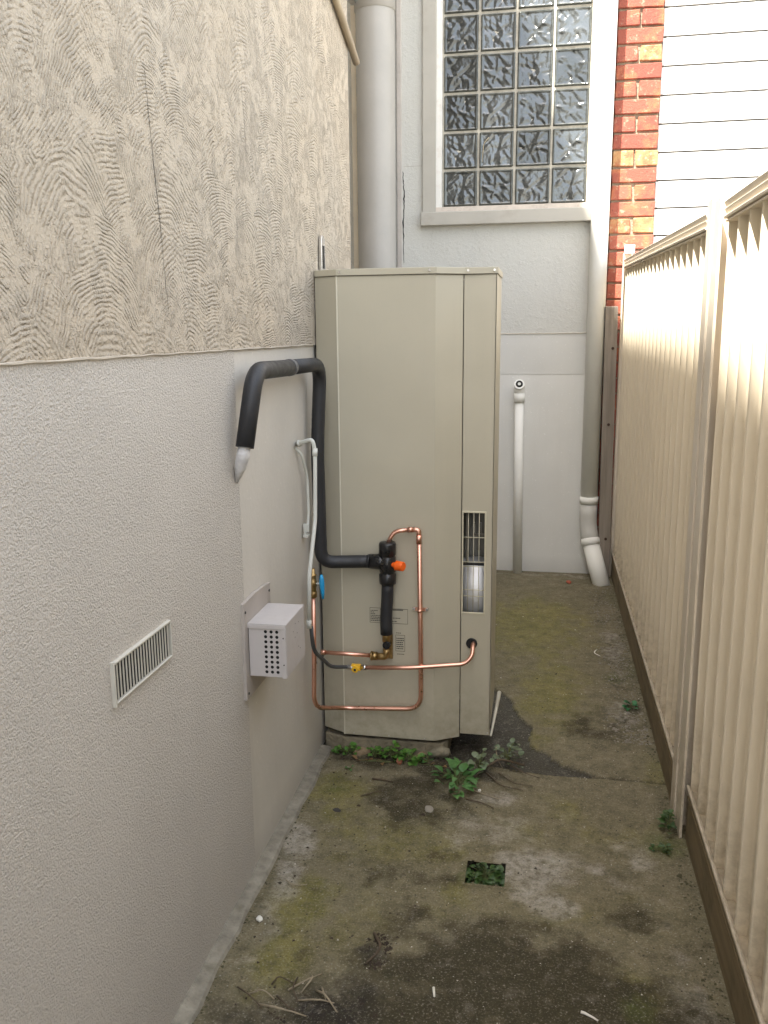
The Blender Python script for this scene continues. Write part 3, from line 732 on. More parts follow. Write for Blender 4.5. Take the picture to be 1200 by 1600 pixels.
LIP = [(-.0035, 0), (-.0055, -.003), (-.0055, -.009), (.001, -.010), (.004, -.012), (.004, -.034), (.044, -.034), (.044, 0), (.041, 0), (.041, -.030), (.0065, -.030), (.0065, -.012), (.001, -.003)]
def bay(yn, yf, zt, dzt, zb, dzb, xo, nrib, px_):
    ribbed(yn, yf, zb - .026, zt - .03, dzt, dzb, xo, nrib, fe)
    MB().sweep_y([(XF + xo + x, zt + z) for x, z in RAIL], yn, yf, dzt).build('top_rail', M_FENCEP, fe, .0012, 1)
    MB().sweep_y([(XF + xo + x, zb + z) for x, z in LIP], yn, yf, dzb).build('bottom_rail', M_FENCEP, fe)
    MB().box(XF + xo + .0005, XF + xo + .0038, yn, yf, zb - .034 + min(dzb, 0), zb - .0125 + min(dzb, 0)).build('shaded_dirty_rail_face', M_RAILD, fe)  # face below the lip, its shade and dirt both put into the colour
    MB().box(XF + xo + .0068, XF + xo + .0405, yn, yf, zb - .0295 + min(dzb, 0), zb - .019 + min(dzb, 0)).build('trough_fill', M_TROUGH, fe)  # strip added to darken the trough floor
    p = MB().box(px_, px_ + .04, yn, yf, 0, zb - .046)
    p.box(px_ + .004, px_ + .037, yn, yf, zb - .0461, zb - .041).box(px_ - .002, px_ + .04, yn, yf, zb - .041, zb - .0325)
    p.build('plinth_board', M_PLINTH, fe, .002)
def post(y0, y1, x0, z0, zt):
    """folded C-section: front flange, web, back flange"""
    x1 = x0 + .046
    m_ = MB().box(x0, x0 + .003, y0, y1, z0, zt).box(x1 - .003, x1, y0, y1, z0, zt).box(x0 + .003, x1 - .003, y1 - .003, y1, z0, zt - .002).box(x0 + .003, x0 + .007, y0, y0 + .003, z0, zt)
    m_.build('post', M_FENCEP, fe, .0008, 1)
bay(2.496, 5.03, 1.692, .074, .158, -.0, .0, 20, .409)
bay(-.05, 2.33, 1.700, .0, .166, .0, .014, 20, .423)
bay(-2.55, -.14, 1.700, .0, .166, .0, .014, 20, .423)
post(2.425, 2.494, .404, -.005, 1.724)
post(2.331, 2.405, .407, -.005, 1.712)
MB().box(.432, .435, 2.4055, 2.4245, -.005, 1.706).build('post_web', M_FENCEP, fe)
MB().box(.4075, .4095, 2.4055, 2.412, -.005, 1.70).build('post_lip', M_FENCEP, fe)
post(-.135, -.055, .406, 0, 1.71)
post(5.031, 5.066, .398, 0, 1.80)
MB().box(.403, .456, 5.033, 5.06, 1.80, 1.845).build('end_cap', M_SIDING, fe, .002)

# ------------------------------------------------------------------ hot water cabinet
hc = thing('hot_water_cabinet', (-.43, 2.9, .07), 'tall olive-beige steel hot water heater cabinet with angled corners on a concrete pad', 'water heater')
ZT, ZB = 1.567, .070
A = (-.7115, 2.722); Bp = (-.633, 2.682); C_p = (-.328, 2.678); D = (-.2485, 2.723); E_ = (-.148, 2.727); F = (-.148, 2.992)
def sheet(p, q, z0, z1, name, m, th=.004, t0=.0, t1=.0, bev=.0012, zz=None):
    p = Vector((*p, 0)); q = Vector((*q, 0)); d = (q - p).normalized(); nrm = Vector((d.y, -d.x, 0)); p = p + d * t0; q = q - d * t1
    i_p, i_q = p - nrm * th, q - nrm * th
    mb = MB().prism([(p.x, p.y), (q.x, q.y), (i_q.x, i_q.y), (i_p.x, i_p.y)], z0, z1)
    return mb.build(name, m, hc, bev)
sheet(A, Bp, ZB, ZT, 'left_corner_panel', M_CAB, t1=.0022)
mb = MB().prism([Bp, C_p, D, (D[0] - .003, D[1] + .004), (C_p[0] - .001, C_p[1] + .004), (Bp[0], Bp[1] + .004)], ZB - .004, ZT)
mb.build('front_panel', M_CAB, hc, .0015, 3)
MB().box(Bp[0] - .0018, Bp[0] + .0022, Bp[1] - .0022, Bp[1] + .002, ZB - .004, ZT).build('folded_seam', M_CABLIGHT, hc, .0008)
# right box front with an opening for the grille
gx0, gx1, gz0, gz1 = -.2425, -.1735, .503, .836
yf = 2.7255
rb = MB()
for (a, b, c, d) in ((D[0] + .002, gx0, ZB + .008, ZT), (gx1, E_[0], ZB + .008, ZT), (gx0, gx1, ZB + .008, gz0), (gx0, gx1, gz1, ZT)): rb.box(a, b, yf, yf + .003, c, d)
rb.build('right_front_panel', M_CAB, hc)
sheet((E_[0], yf), F, ZB + .03, ZT - .0, 'side_panel', M_CAB, t0=.0, bev=.001)
MB().box(-.70, -.152, 2.985, 2.99, ZB + .03, ZT - .002).build('rear_panel', M_CAB, hc)
MB().prism([(-.70, 2.74), (-.625, 2.70), (-.335, 2.70), (-.25, 2.74), (-.155, 2.745), (-.155, 2.98), (-.70, 2.98)], ZB + .012, ZB + .016).build('base_tray', M_DARK, hc)
def off(poly, d):
    c = Vector((sum(p[0] for p in poly) / len(poly), sum(p[1] for p in poly) / len(poly)))
    return [(p[0] + (d if p[0] > c.x else 0), p[1] - (d if p[1] < 2.8 else -d)) for p in poly]
MB().prism(off([A, Bp, C_p, D, E_, F, (-.7115, 2.992)], .0035), ZT + .0005, ZT + .020).build('top_cover', M_CAB, hc, .0015)
MB().prism([(x, y) for x, y in off([A, Bp, C_p, D, E_], .0036)] + [(E_[0], 2.74), (-.7, 2.74)], ZT - .0008, ZT + .0002).build('cover_shadow_gap', M_DARK, hc)
MB().tube([(E_[0] + .004, yf + .004, ZB + .006), (-.1375, 2.86, ZB + .022), (-.130, 3.0, ZB + .045)], .0055, 8, rad=[.0035, .0055, .0075]).build('side_skirt_flange', M_CABLIGHT, hc)
for (x, y) in ((-.622, 2.676), (-.345, 2.672), (-.235, 2.7205), (-.156, 2.7215)):
    MB().disc((x, y, ZT + .011), (0, -1, 0), .0035, .002, 10).build('screw', M_CHROME, hc)
for (x, y) in ((-.60, 2.6785), (-.48, 2.6775), (-.36, 2.6765), (-.155, 2.7255)):
    MB().disc((x, y, ZB + .004 if x < -.2 else ZB + .016), (0, -1, 0), .0022, .0012, 8).build('screw', M_GALV, hc)
# grille
gr = MB()
for (a, b, c, d) in ((gx0 - .004, gx1 + .004, gz1 - .002, gz1 + .004), (gx0 - .004, gx1 + .004, gz0 - .004, gz0 + .002), (gx0 - .004, gx0 + .001, gz0 + .002, gz1 - .002), (gx1 - .001, gx1 + .004, gz0 + .002, gz1 - .002)):
    gr.box(a, b, yf - .0025, yf - .0001, c, d)
grf = gr.build('grille_frame', mat('grille_paint', (.60, .56, .42), .4), hc, .0008, 1)
gwires = MB()
for k in range(1, 4): x = gx0 + (gx1 - gx0) * k / 4 - .001; gwires.tube([(x, yf + .002, gz0), (x, yf + .002, gz1)], .0011, 6)
for z in (.754, .673, .658, .580, .559): gwires.tube([(gx0, yf - .0004, z), (gx1, yf - .0004, z)], .0013, 6)
gwires.build('grille_wires', bpy.data.materials['grille_paint'], hc)
MB().box(gx0, gx1, yf + .001, yf + .0025, .661, .670).build('grille_gap_strip', M_DARK, hc)  # dark strip standing in for the open gap between two wires
inn = MB()   # interior behind the grille
inn.add([(-.247, yf + .004, .45), (-.152, yf + .004, .45), (-.152, yf + .13, .45), (-.247, yf + .13, .45), (-.247, yf + .004, .9), (-.152, yf + .004, .9), (-.152, yf + .13, .9), (-.247, yf + .13, .9)],
        [(0,1,2,3),(4,5,6,7),(1,2,6,5),(2,3,7,6),(3,0,4,7)])
inn.build('inner_compartment', mat('inner_steel', (.22, .21, .18), .5, .3), hc)
MB().tube([(-.203, yf + .075, .455), (-.203, yf + .075, .66)], .050, 28).build('heat_shield', mat('crumpled_foil', (.92, .92, .92), .45, .5, bump=.004, bs=20), hc)
MB().box(-.235, -.228, yf + .02, yf + .03, .66, .9).box(-.2, -.165, yf + .05, yf + .06, .70, .83).box(-.212, -.205, yf + .012, yf + .02, .76, .80).box(-.19, -.185, yf + .012, yf + .02, .765, .80).box(-.21, -.17, yf + .012, yf + .018, .757, .763).build('burner_fittings', mat('burner_grey', (.12, .11, .09), .5, .4), hc)
# gas entry grommet
gm = MB().disc((-.211, yf + .001, .398), (0, -1, 0), .0185, .005, 24); gm.build('grommet', M_RUB2, hc, .0015)
# printed notices: frames and lines of tiny print
def notice(x0, x1, z0, z1, rows, head=True, tilt=0, border=True, seed=1):
    rg = random.Random(seed); mb = MB(); yy = 2.6795
    ys = lambda x: Bp[1] + (C_p[1] - Bp[1]) * (x - Bp[0]) / (C_p[0] - Bp[0]) - .0006
    def bar(a, b, c, d): mb.prism([(a, ys(a) - .0002), (b, ys(b) - .0002), (b, ys(b) + .0004), (a, ys(a) + .0004)], c, d)
    if border:
        t_ = .0010
        bar(x0, x1, z1 - t_, z1); bar(x0, x1, z0, z0 + t_); bar(x0, x0 + t_, z0 + t_, z1 - t_); bar(x1 - t_, x1, z0 + t_, z1 - t_)
    hh = (z1 - z0) / (rows + 2)
    for r_ in range(rows):
        z = z1 - (r_ + 1.9) * hh; x = x0 + .003
        while x < x1 - .006:
            w = rg.uniform(.002, .006); bar(x, min(x + w, x1 - .003), z, z + hh * .42); x += w + .0012
            if rg.random() < .04: break
    if head:
        x = x0 + (x1 - x0) * .28
        while x < x0 + (x1 - x0) * .86: bar(x, x + .0028, z1 - hh * 1.1, z1 - hh * .45); x += .0036
    return mb.build('printed_notice', M_INK, hc)
notice(-.541, -.415, .468, .519, 7)
notice(-.456, -.425, .374, .430, 6, border=True, head=False, seed=4)
notice(-.458, -.432, .431, .444, 1, border=False, head=False, seed=5)
notice(-.454, -.424, .358, .372, 1, border=False, head=False, seed=6)

pad = thing('concrete_pad', (-.48, 2.85, 0), 'low mossy concrete pad under the water heater cabinet', 'concrete pad')
M_PAD = mat('pad_concrete', (.22, .19, .13), .9, var=.3, vs=18, dirt=(.09, .08, .04), ds=10, bump=.008, bs=60)
MB().prism([(-.71, 2.715), (-.64, 2.69), (-.30, 2.69), (-.285, 2.72), (-.285, 3.2), (-.71, 3.2)], -.012, .052).build('slab', M_PAD, pad, .006, 3)
MB().tube([(-.345, 2.69, .012), (-.335, 2.685, .018), (-.305, 2.688, .026), (-.285, 2.69, .022), (-.278, 2.694, .014)], .02, 9, rad=[.006, .014, .019, .016, .007]).build('broken_lump', mat('pale_lump', (.22, .20, .14), .9, var=.3, vs=40, bump=.008, bs=60), pad)
# broken bricks and stones at its foot
def rock(name, c, s_, m, label, seed, cat='stone', grp=None):
    rg = random.Random(seed); bm = bmesh.new(); bmesh.ops.create_icosphere(bm, subdivisions=2, radius=1)
    for v_ in bm.verts:
        k_ = 1 + rg.uniform(-.18, .18); v_.co = Vector((v_.co.x * s_[0] * k_, v_.co.y * s_[1] * k_, v_.co.z * s_[2] * k_))
    me_ = bpy.data.meshes.new(name); bm.to_mesh(me_); bm.free(); me_.materials.append(m)
    o = bpy.data.objects.new(name, me_); COL.objects.link(o); o.location = c; o.rotation_euler = (0, 0, rg.uniform(0, 3))
    return tag(o, label, cat, grp)
M_TAN = mat('tan_stone', (.27, .20, .12), .9, var=.2, vs=30, bump=.004, bs=80)
rock('broken_brick', (-.575, 2.672, .008), (.028, .012, .017), M_TAN, 'tan broken brick piece at the foot of the pad, left of the weeds', 1, 'brick piece')
rock('broken_brick', (-.375, 2.674, .008), (.045, .011, .013), M_TAN, 'flat tan brick piece at the foot of the pad, right of the weeds', 2, 'brick piece')
rock('terracotta_shard', (-.437, 2.63, .010), (.014, .010, .012), mat('terracotta', (.42, .17, .10), .8), 'pink terracotta shard lying among the weeds by the pad', 3, 'shard')
rock('flat_pebble', (-.305, 2.365, .001), (.020, .013, .004), mat('grey_pebble', (.26, .24, .20), .8), 'flat grey pebble pressed into the path below the leafy weed', 4)
rock('white_pebble', (-.163, 2.493, .004), (.006, .005, .005), mat('white_pebble', (.75, .73, .66), .7), 'round white pebble beside the twigs near the leafy weed', 5)
rock('white_pebble', (-.645, 1.795, .006), (.009, .008, .006), bpy.data.materials['white_pebble'], 'white pebble near the footing strip of the left wall', 6)
rock('brick_crumb', (.165, 4.86, .008), (.017, .012, .010), mat('brick_crumb', (.38, .10, .06), .9), 'small red brick crumb on the path near the downpipe foot', 7, 'brick crumb')
rock('round_washer', (-.575, 2.315, .001), (.014, .010, .002), mat('dark_washer', (.05, .045, .04), .8), 'small dark round cap lying flat near the yellow moss', 8, 'cap')

# ------------------------------------------------------------------ plumbing
hp = thing('insulated_hot_pipe', (-.66, 2.3, 1.1), 'black foam insulated pipe looping from the left wall down to the orange knob valve', 'pipe')
P1 = fillet([(-.684, 1.938, 1.138), (-.668, 1.985, 1.312), (-.668, 2.28, 1.308)], .05, 9)
MB().tube(P1, .0215, 18).build('foam_lagging', M_RUB, hp)
P2 = fillet([(-.668, 2.268, 1.309), (-.672, 2.615, 1.305), (-.686, 2.61, 1.05), (-.684, 2.615, .683), (-.60, 2.642, .681), (-.525, 2.645, .684)], .075, 10)
MB().tube(P2, .0205, 18).build('foam_lagging', M_RUB, hp)
MB().tube([(-.668, 2.262, 1.3085), (-.668, 2.284, 1.3085)], .0225, 18).build('tape_band', M_TAPE, hp)
ff = MB().tube([(-.684, 1.939, 1.142), (-.690, 1.940, 1.118), (-.702, 1.952, 1.088), (-.716, 1.962, 1.050)], .02, 12, rad=[.014, .0165, .014, .003]); ff.build('foam_seal', M_FOAM, hp)

tv = thing('tempering_valve', (-.476, 2.645, .6), 'black tempering valve with orange knob, insulated tail and brass elbow on the cabinet front', 'valve')
vx, vy = -.4745, 2.645
zz = [.612, .614, .625, .645, .647, .652, .654, .70, .702, .707, .709, .742, .748, .749]
rr = [.022, .0265, .0275, .0275, .0245, .0245, .0265, .0265, .0245, .0245, .0275, .0275, .025, .012]
MB().tube([(vx, vy, z) for z in zz], .02, 24, rad=rr).build('valve_body', M_RUB2, tv)
MB().tube([(-.53, 2.645, .684), (-.498, 2.645, .684), (-.48, 2.645, .684)], .0245, 20, rad=[.0235, .0255, .0255]).tube([(-.538, 2.645, .684), (-.531, 2.645, .684)], .0225, 20).build('side_socket', M_RUB2, tv)
MB().tube([(-.458, 2.632, .680), (-.445, 2.626, .679), (-.444, 2.625, .679), (-.420, 2.618, .678), (-.418, 2.617, .678)], .01, 10, rad=[.008, .009, .0165, .0155, .012]).build('orange_knob', M_ORANGE, tv, .001)
MB().tube(fillet([(vx, vy, .616), (-.4765, 2.647, .56), (-.4815, 2.648, .50), (-.4805, 2.648, .442)], .04, 6), .0195, 20).build('tail_lagging', M_RUB, tv)
MB().tube([(-.481, 2.65, .444), (-.481, 2.65, .437), (-.481, 2.65, .418), (-.481, 2.65, .416), (-.482, 2.65, .385)], .01, 14, rad=[.013, .0135, .0135, .0105, .0105]).build('brass_nipple', M_BRASS, tv)
MB().tube([(-.479, 2.652, .408), (-.479, 2.634, .408)], .0125, 14).build('vent_plug', M_RUB2, tv)
MB().box(-.494, -.463, 2.664, 2.668, .352, .438).build('mount_plate', M_BRASS, tv, .001)
MB().tube(fillet([(-.481, 2.65, .392), (-.481, 2.65, .364), (-.515, 2.65, .364)], .016, 6), .0115, 14).tube([(-.512, 2.65, .364), (-.530, 2.65, .364)], .0145, 6).tube([(-.528, 2.65, .364), (-.533, 2.65, .364)], .0155, 14).build('brass_elbow', M_BRASS, tv)

h2 = thing('short_copper_pipe', (-.60, 2.65, .36), 'short straight bright copper pipe between the brass elbow and the left wall', 'pipe')
MB().tube([(-.531, 2.65, .365), (-.62, 2.65, .366), (-.692, 2.648, .3675)], .0068, 12).build('copper_tube', M_COP, h2)
MB().tube([(-.70, 2.648, .3677), (-.685, 2.648, .3672)], .0085, 12).build('end_collar', M_COP, h2)

cl = thing('copper_pipe_loop', (-.5, 2.6, .2), 'copper pipe looping low across the cabinet from the blue handled tap up to the valve', 'pipe')
PL = fillet([(-.687, 2.52, .60), (-.688, 2.52, .40), (-.690, 2.525, .19), (-.655, 2.655, .174), (-.52, 2.657, .178), (-.370, 2.657, .186), (-.3695, 2.657, .40), (-.375, 2.657, .765)], .038, 9)
PL = [Vector((-.687, 2.52, .60)), Vector((-.688, 2.518, .42))] + fillet([(-.688, 2.515, .38), (-.690, 2.505, .236), (-.64, 2.655, .172), (-.3695, 2.658, .186), (-.3698, 2.657, .40), (-.3755, 2.657, .765)], .05, 9)
MB().tube(PL, .0073, 14).build('copper_tube', M_COP, cl)
MB().tube([(-.3754, 2.657, .745), (-.3756, 2.657, .772)], .0088, 14).tube(fillet([(-.3756, 2.657, .768), (-.3758, 2.657, .789), (-.398, 2.657, .789)], .013, 6), .0078, 14).tube([(-.395, 2.657, .789), (-.411, 2.656, .788)], .0088, 14).build('copper_elbow', M_COP, cl)
MB().tube(fillet([(-.405, 2.656, .7885), (-.455, 2.651, .783), (-.473, 2.646, .744)], .032, 8), .0068, 12).build('bent_tail', M_COP, cl)
MB().tube([(-.6882, 2.52, .385), (-.6882, 2.52, .378)], .0083, 12).build('collar', M_CHROME, cl)
for s_ in (-1, 1): MB().tube([(-.373 + s_ * .021, 2.676, .523), (-.373 + s_ * .021, 2.669, .523)], .006, 12, rad=[.006, .0045]).build('clip_screw', M_CHROME, cl)
MB().box(-.396, -.350, 2.6725, 2.6755, .5175, .5285).tube([(-.373, 2.657, .518), (-.373, 2.657, .528)], .0088, 14).build('saddle_clip', M_COP, cl)
tx, ty = -.6865, 2.52
zz = [.594, .597, .613, .616, .618, .630, .632, .648, .650, .664, .668, .670, .688]; rr = [.008, .0122, .0122, .009, .0105, .0105, .0125, .0125, .0105, .0105, .0135, .008, .0065]
MB().tube([(tx, ty, z) for z in zz], .01, 10, rad=rr).build('brass_tap', M_BRASS, cl)
MB().tube([(tx + .006, ty, .640), (tx + .022, ty, .640)], .0035, 10).build('tap_stem', M_WHITE, cl)
MB().tube([(tx + .027, ty + .002, .668), (tx + .027, ty + .002, .655), (tx + .028, ty, .64), (tx + .030, ty, .61), (tx + .031, ty, .592)], .005, 10, rad=[.004, .0075, .0085, .006, .0035]).build('blue_handle', M_BLUE, cl)

gp = thing('gas_line', (-.5, 2.64, .35), 'gas line of grey hose, yellow valve and bright copper pipe entering the cabinet grommet', 'pipe')
MB().tube(fillet([(-.66, 2.39, .545), (-.664, 2.42, .46), (-.650, 2.58, .345), (-.615, 2.635, .326), (-.600, 2.638, .326)], .06, 8), .0062, 12).build('grey_hose', M_HOSE, gp)
MB().tube([(-.612, 2.638, .3255), (-.597, 2.638, .3255), (-.59, 2.638, .3255)], .009, 10, rad=[.0075, .0085, .01]).build('hose_crimp', M_GALV, gp)
MB().box(-.596, -.565, 2.630, 2.646, .3165, .336).tube([(-.581, 2.634, .3235), (-.581, 2.622, .3235)], .0115, 10).build('yellow_valve', M_YEL, gp, .0015)
MB().tube([(-.581, 2.6215, .3235), (-.581, 2.619, .3235)], .0042, 8).build('valve_bolt', M_RUB2, gp)
MB().tube([(-.566, 2.638, .3265), (-.556, 2.638, .3265), (-.555, 2.638, .3268), (-.548, 2.638, .327), (-.547, 2.638, .327)], .01, 8, rad=[.009, .009, .0105, .0105, .008]).build('chrome_nut', M_CHROME, gp)
MB().tube(fillet([(-.549, 2.638, .327), (-.40, 2.642, .334), (-.229, 2.668, .347), (-.205, 2.68, .37), (-.2055, 2.705, .398), (-.206, 2.745, .402)], .028, 8), .0069, 14).build('copper_tube', M_COP, gp)

wc = thing('white_drain_pipe', (-.67, 2.45, .8), 'slim white pipe bent out of the left wall and hanging down over the black insulation', 'pipe')
PW = fillet([(-.716, 2.50, 1.076), (-.700, 2.46, 1.083), (-.655, 2.44, 1.098), (-.650, 2.445, 1.06), (-.653, 2.44, .86), (-.662, 2.39, .70), (-.662, 2.378, .548)], .016, 7)
MB().tube(PW, .0060, 12).build('white_tube', M_WHITE, wc)
MB().tube([(-.713, 2.50, 1.0765), (-.700, 2.46, 1.084)], .0085, 12, rad=[.0105, .007]).tube([(-.650, 2.445, 1.07), (-.6505, 2.445, 1.048)], .0078, 12).build('socket', M_WHITE, wc)
MB().tube([(-.663, 2.378, .57), (-.663, 2.379, .545)], .0078, 10).build('lower_socket', M_WHITE, wc)
w2 = thing('white_cable', (-.71, 2.5, .9), 'thin white cable clipped to the left wall behind the white pipe', 'cable')
MB().tube(fillet([(-.722, 2.49, 1.065), (-.706, 2.50, 1.045), (-.704, 2.55, .97), (-.704, 2.555, .85), (-.706, 2.545, .81), (-.712, 2.53, .79)], .03, 7), .0045, 10).build('cable_run', M_WHITE, w2)
MB().box(-.716, -.700, 2.525, 2.548, .783, .792).box(-.716, -.698, 2.53, 2.54, .80, .825).build('cable_clip', M_WHITE, w2, .001)

# ------------------------------------------------------------------ weeds
def leafmat(name, a, b):
    t = NT(name); oi = t.new('ShaderNodeObjectInfo').outputs['Random']
    t.color(t.mix(t.ramp(t.noise(60, 3), .3, .7), t.mix(oi, a, b), tuple(v * .8 for v in a))); t.rough(.45)
    t.b.inputs['Subsurface Weight'].default_value = 0.0
    return t.m
L_BR = leafmat('bright_leaf', (.075, .20, .028), (.14, .27, .05))
L_MD = leafmat('mid_leaf', (.06, .17, .04), (.12, .25, .07))
L_GY = leafmat('grey_leaf', (.12, .17, .09), (.20, .24, .14))
L_DK = leafmat('dark_leaf', (.03, .075, .015), (.07, .13, .03))
M_STEM = mat('green_stem', (.12, .14, .05), .7)
M_TWIG = mat('dry_twig', (.30, .25, .17), .8, var=.3, vs=40)
M_TWIGD = mat('dark_twig', (.09, .065, .04), .8, var=.3, vs=40)
def leaf_mesh(m, rnd, seed):
    rg = random.Random(seed); n = 6; vs = []; fs = []
    for i in range(n + 1):
        t_ = i / n; w = (math.sin(math.pi * t_ ** (.75 if rnd else .8)) ** .8) * (.46 if rnd else .30) if 0 < t_ < 1 else .01
        w *= 1 + rg.uniform(-.12, .12)
        z = .16 * math.sin(t_ * 2.2) - .12 * t_ * t_
        vs += [(-w, t_, z + w * .28), (0, t_, z), (w, t_, z + w * .28)]
    for i in range(n):
        b = 3 * i; fs += [(b, b + 1, b + 4, b + 3), (b + 1, b + 2, b + 5, b + 4)]
    return newmesh('leaf', vs, fs, m, True)
def weed(name, label, c, spread, nleaf, size, m, rnd, seed, hmax=.03, cat='weed', group=None):
    rg = random.Random(seed); th = thing(name, c, label, cat, group)
    lm = [leaf_mesh(m, rnd, seed * 10 + k) for k in range(3)]; st = MB(); c = Vector(c)
    for k in range(nleaf):
        a = rg.uniform(0, 6.283); d = rg.random() ** .6
        p = c + Vector((math.cos(a) * d * spread[0], math.sin(a) * d * spread[1], rg.uniform(.15, 1) * hmax * (1.15 - .7 * d)))
        s_ = size * rg.uniform(.6, 1.2)
        inst(lm[k % 3], 'leaf', p, th, (rg.uniform(-.25, .55), rg.uniform(-.4, .4), a - math.pi / 2 + rg.uniform(-.7, .7)), (s_, s_, s_))
        mid = (p + c) / 2 + Vector((0, 0, hmax * .3)); st.tube([c, mid, p], .0009, 4, caps=False)
    st.build('stem', M_STEM, th); return th
weed('green_weed', 'bright green round-leaved weed at the left end of the pad foot', (-.625, 2.664, .0), (.040, .022, 0), 34, .017, L_BR, True, 1, .045)
weed('green_weed', 'small bright weed just right of the tan brick piece at the pad foot', (-.525, 2.655, .0), (.022, .018, 0), 16, .021, L_BR, True, 2, .045)
weed('green_weed', 'largest bright green clump in the middle of the pad foot', (-.468, 2.658, .0), (.04, .024, 0), 34, .021, L_BR, True, 3, .058)
weed('green_weed', 'yellowish green clump beside the pink terracotta shard', (-.405, 2.645, .0), (.032, .026, 0), 26, .022, L_BR, True, 4, .05)
weed('green_weed', 'sparse little weed right of the flat tan brick piece', (-.345, 2.648, .0), (.024, .016, 0), 9, .018, L_MD, True, 5, .03)
weed('green_seedling', 'single tiny seedling on the path in front of the pad', (-.59, 2.572, .0), (.01, .008, 0), 5, .014, L_MD, True, 6, .008, 'seedling')
weed('leafy_weed', 'leafy weed with broad pointed leaves lying on the path below the cabinet', (-.238, 2.515, .0), (.062, .085, 0), 44, .040, L_MD, False, 7, .06)
weed('leafy_weed', 'grey-green round-leaved sprig right above the broad leafy weed', (-.175, 2.635, .0), (.04, .045, 0), 15, .026, L_GY, True, 8, .07)
weed('creeping_vine', 'grey-green creeping vine with woody stems right of the dark gap', (-.085, 2.70, .0), (.055, .07, 0), 26, .022, L_GY, True, 9, .075, 'vine')
weed('small_weed', 'small blue-green weed by the far fence plinth', (.352, 3.19, .0), (.022, .03, 0), 10, .024, leafmat('bluegreen_leaf', (.04, .20, .07), (.06, .24, .09)), True, 10, .03)
weed('small_weed', 'dark mossy weed at the foot of the fence post', (.385, 2.37, .0), (.018, .035, 0), 18, .022, L_DK, True, 11, .05)
weed('drain_clover', 'dark green clover filling the square drain hole in the path', (-.115, 2.08, -.034), (.050, .046, 0), 110, .021, L_DK, True, 12, .050, 'clover')
weed('moss_clump', 'low olive moss clump on the path near the fence post', (.352, 2.26, .0), (.03, .03, 0), 40, .009, L_DK, True, 13, .012, 'moss')

weed('dead_leaves', 'withered brown leaves caught among the weeds at the pad foot', (-.44, 2.632, .0), (.16, .016, 0), 14, .020, mat('dead_leaf', (.20, .12, .05), .8), False, 21, .008, 'dead leaves')
# twigs and stems
def twig(label, pts, r, m, group=None, name='twig', cat='twig'):
    P = fillet([(*p[:2], (p[2] if len(p) > 2 else .006)) for p in pts], .02, 4); n = len(P)
    P = [p + Vector((random.uniform(-1, 1), random.uniform(-1, 1), 0)) * .0008 for p in P]
    o = MB().tube(P, r, 6, rad=[r * (1 - .5 * i / n) for i in range(n)]).build(name, m); return tag(o, label, cat, group)
twig('curved dark woody stem running from the vine towards the leafy weed', [(-.03, 2.665, .012), (-.11, 2.66, .03), (-.17, 2.585, .02), (-.19, 2.53, .01)], .0042, M_TWIGD, name='woody_stem', cat='stem')
twig('thin dark twig reaching right from the vine across the path', [(-.09, 2.67, .012), (-.03, 2.62, .008), (.02, 2.60, .005)], .0022, M_TWIGD)
twig('forked thin twig below the vine stems', [(-.11, 2.60, .01), (-.06, 2.55, .006), (.0, 2.545, .005)], .0018, M_TWIGD)
twig('longer brown twig right of the white pebble', [(-.15, 2.60, .01), (-.10, 2.53, .006), (-.03, 2.515, .005)], .0022, M_TWIGD)
twig('pale straw twig lying right of the broad leafy weed', [(-.20, 2.50, .006), (-.15, 2.47, .006), (-.10, 2.452, .005)], .0022, M_TWIG)
twig('dark bent twig under the broad leafy weed', [(-.20, 2.435, .005), (-.15, 2.42, .006), (-.115, 2.395, .005)], .0024, M_TWIGD)
twig('pale stalk arching up beside the dark gap under the cabinet', [(-.125, 2.70, .05), (-.12, 2.68, .02), (-.10, 2.65, .004)], .0022, M_TWIG, name='stalk', cat='stalk')
twig('dark twig alone on the path left of the leafy weed', [(-.505, 2.512, .004), (-.47, 2.507, .006), (-.435, 2.50, .004)], .0035, M_TWIGD)
twig('thin broken twig below the lone dark twig', [(-.52, 2.40, .004), (-.48, 2.43, .006), (-.455, 2.45, .004)], .0018, M_TWIGD)
twig('white stick on the path at the very front, right of centre', [(.112, 1.624), (.128, 1.617), (.145, 1.605)], .0032, bpy.data.materials['white_pebble'], name='white_stick', cat='stick')
twig('tiny white forked stick on the path by the far fence', [(.262, 3.80), (.245, 3.755), (.272, 3.72)], .0028, bpy.data.materials['white_pebble'], name='white_stick', cat='stick')
twig('small white chip of stick on the path at the front centre', [(-.20, 1.64), (-.195, 1.615)], .0032, bpy.data.materials['white_pebble'], name='white_stick', cat='stick')
twig('curved pale straw near the footing strip, halfway along the wall', [(-.625, 1.952), (-.595, 1.935), (-.565, 1.945)], .0018, M_TWIG, name='straw', cat='straw')
GRP = 'dry twigs littering the near left corner of the path'
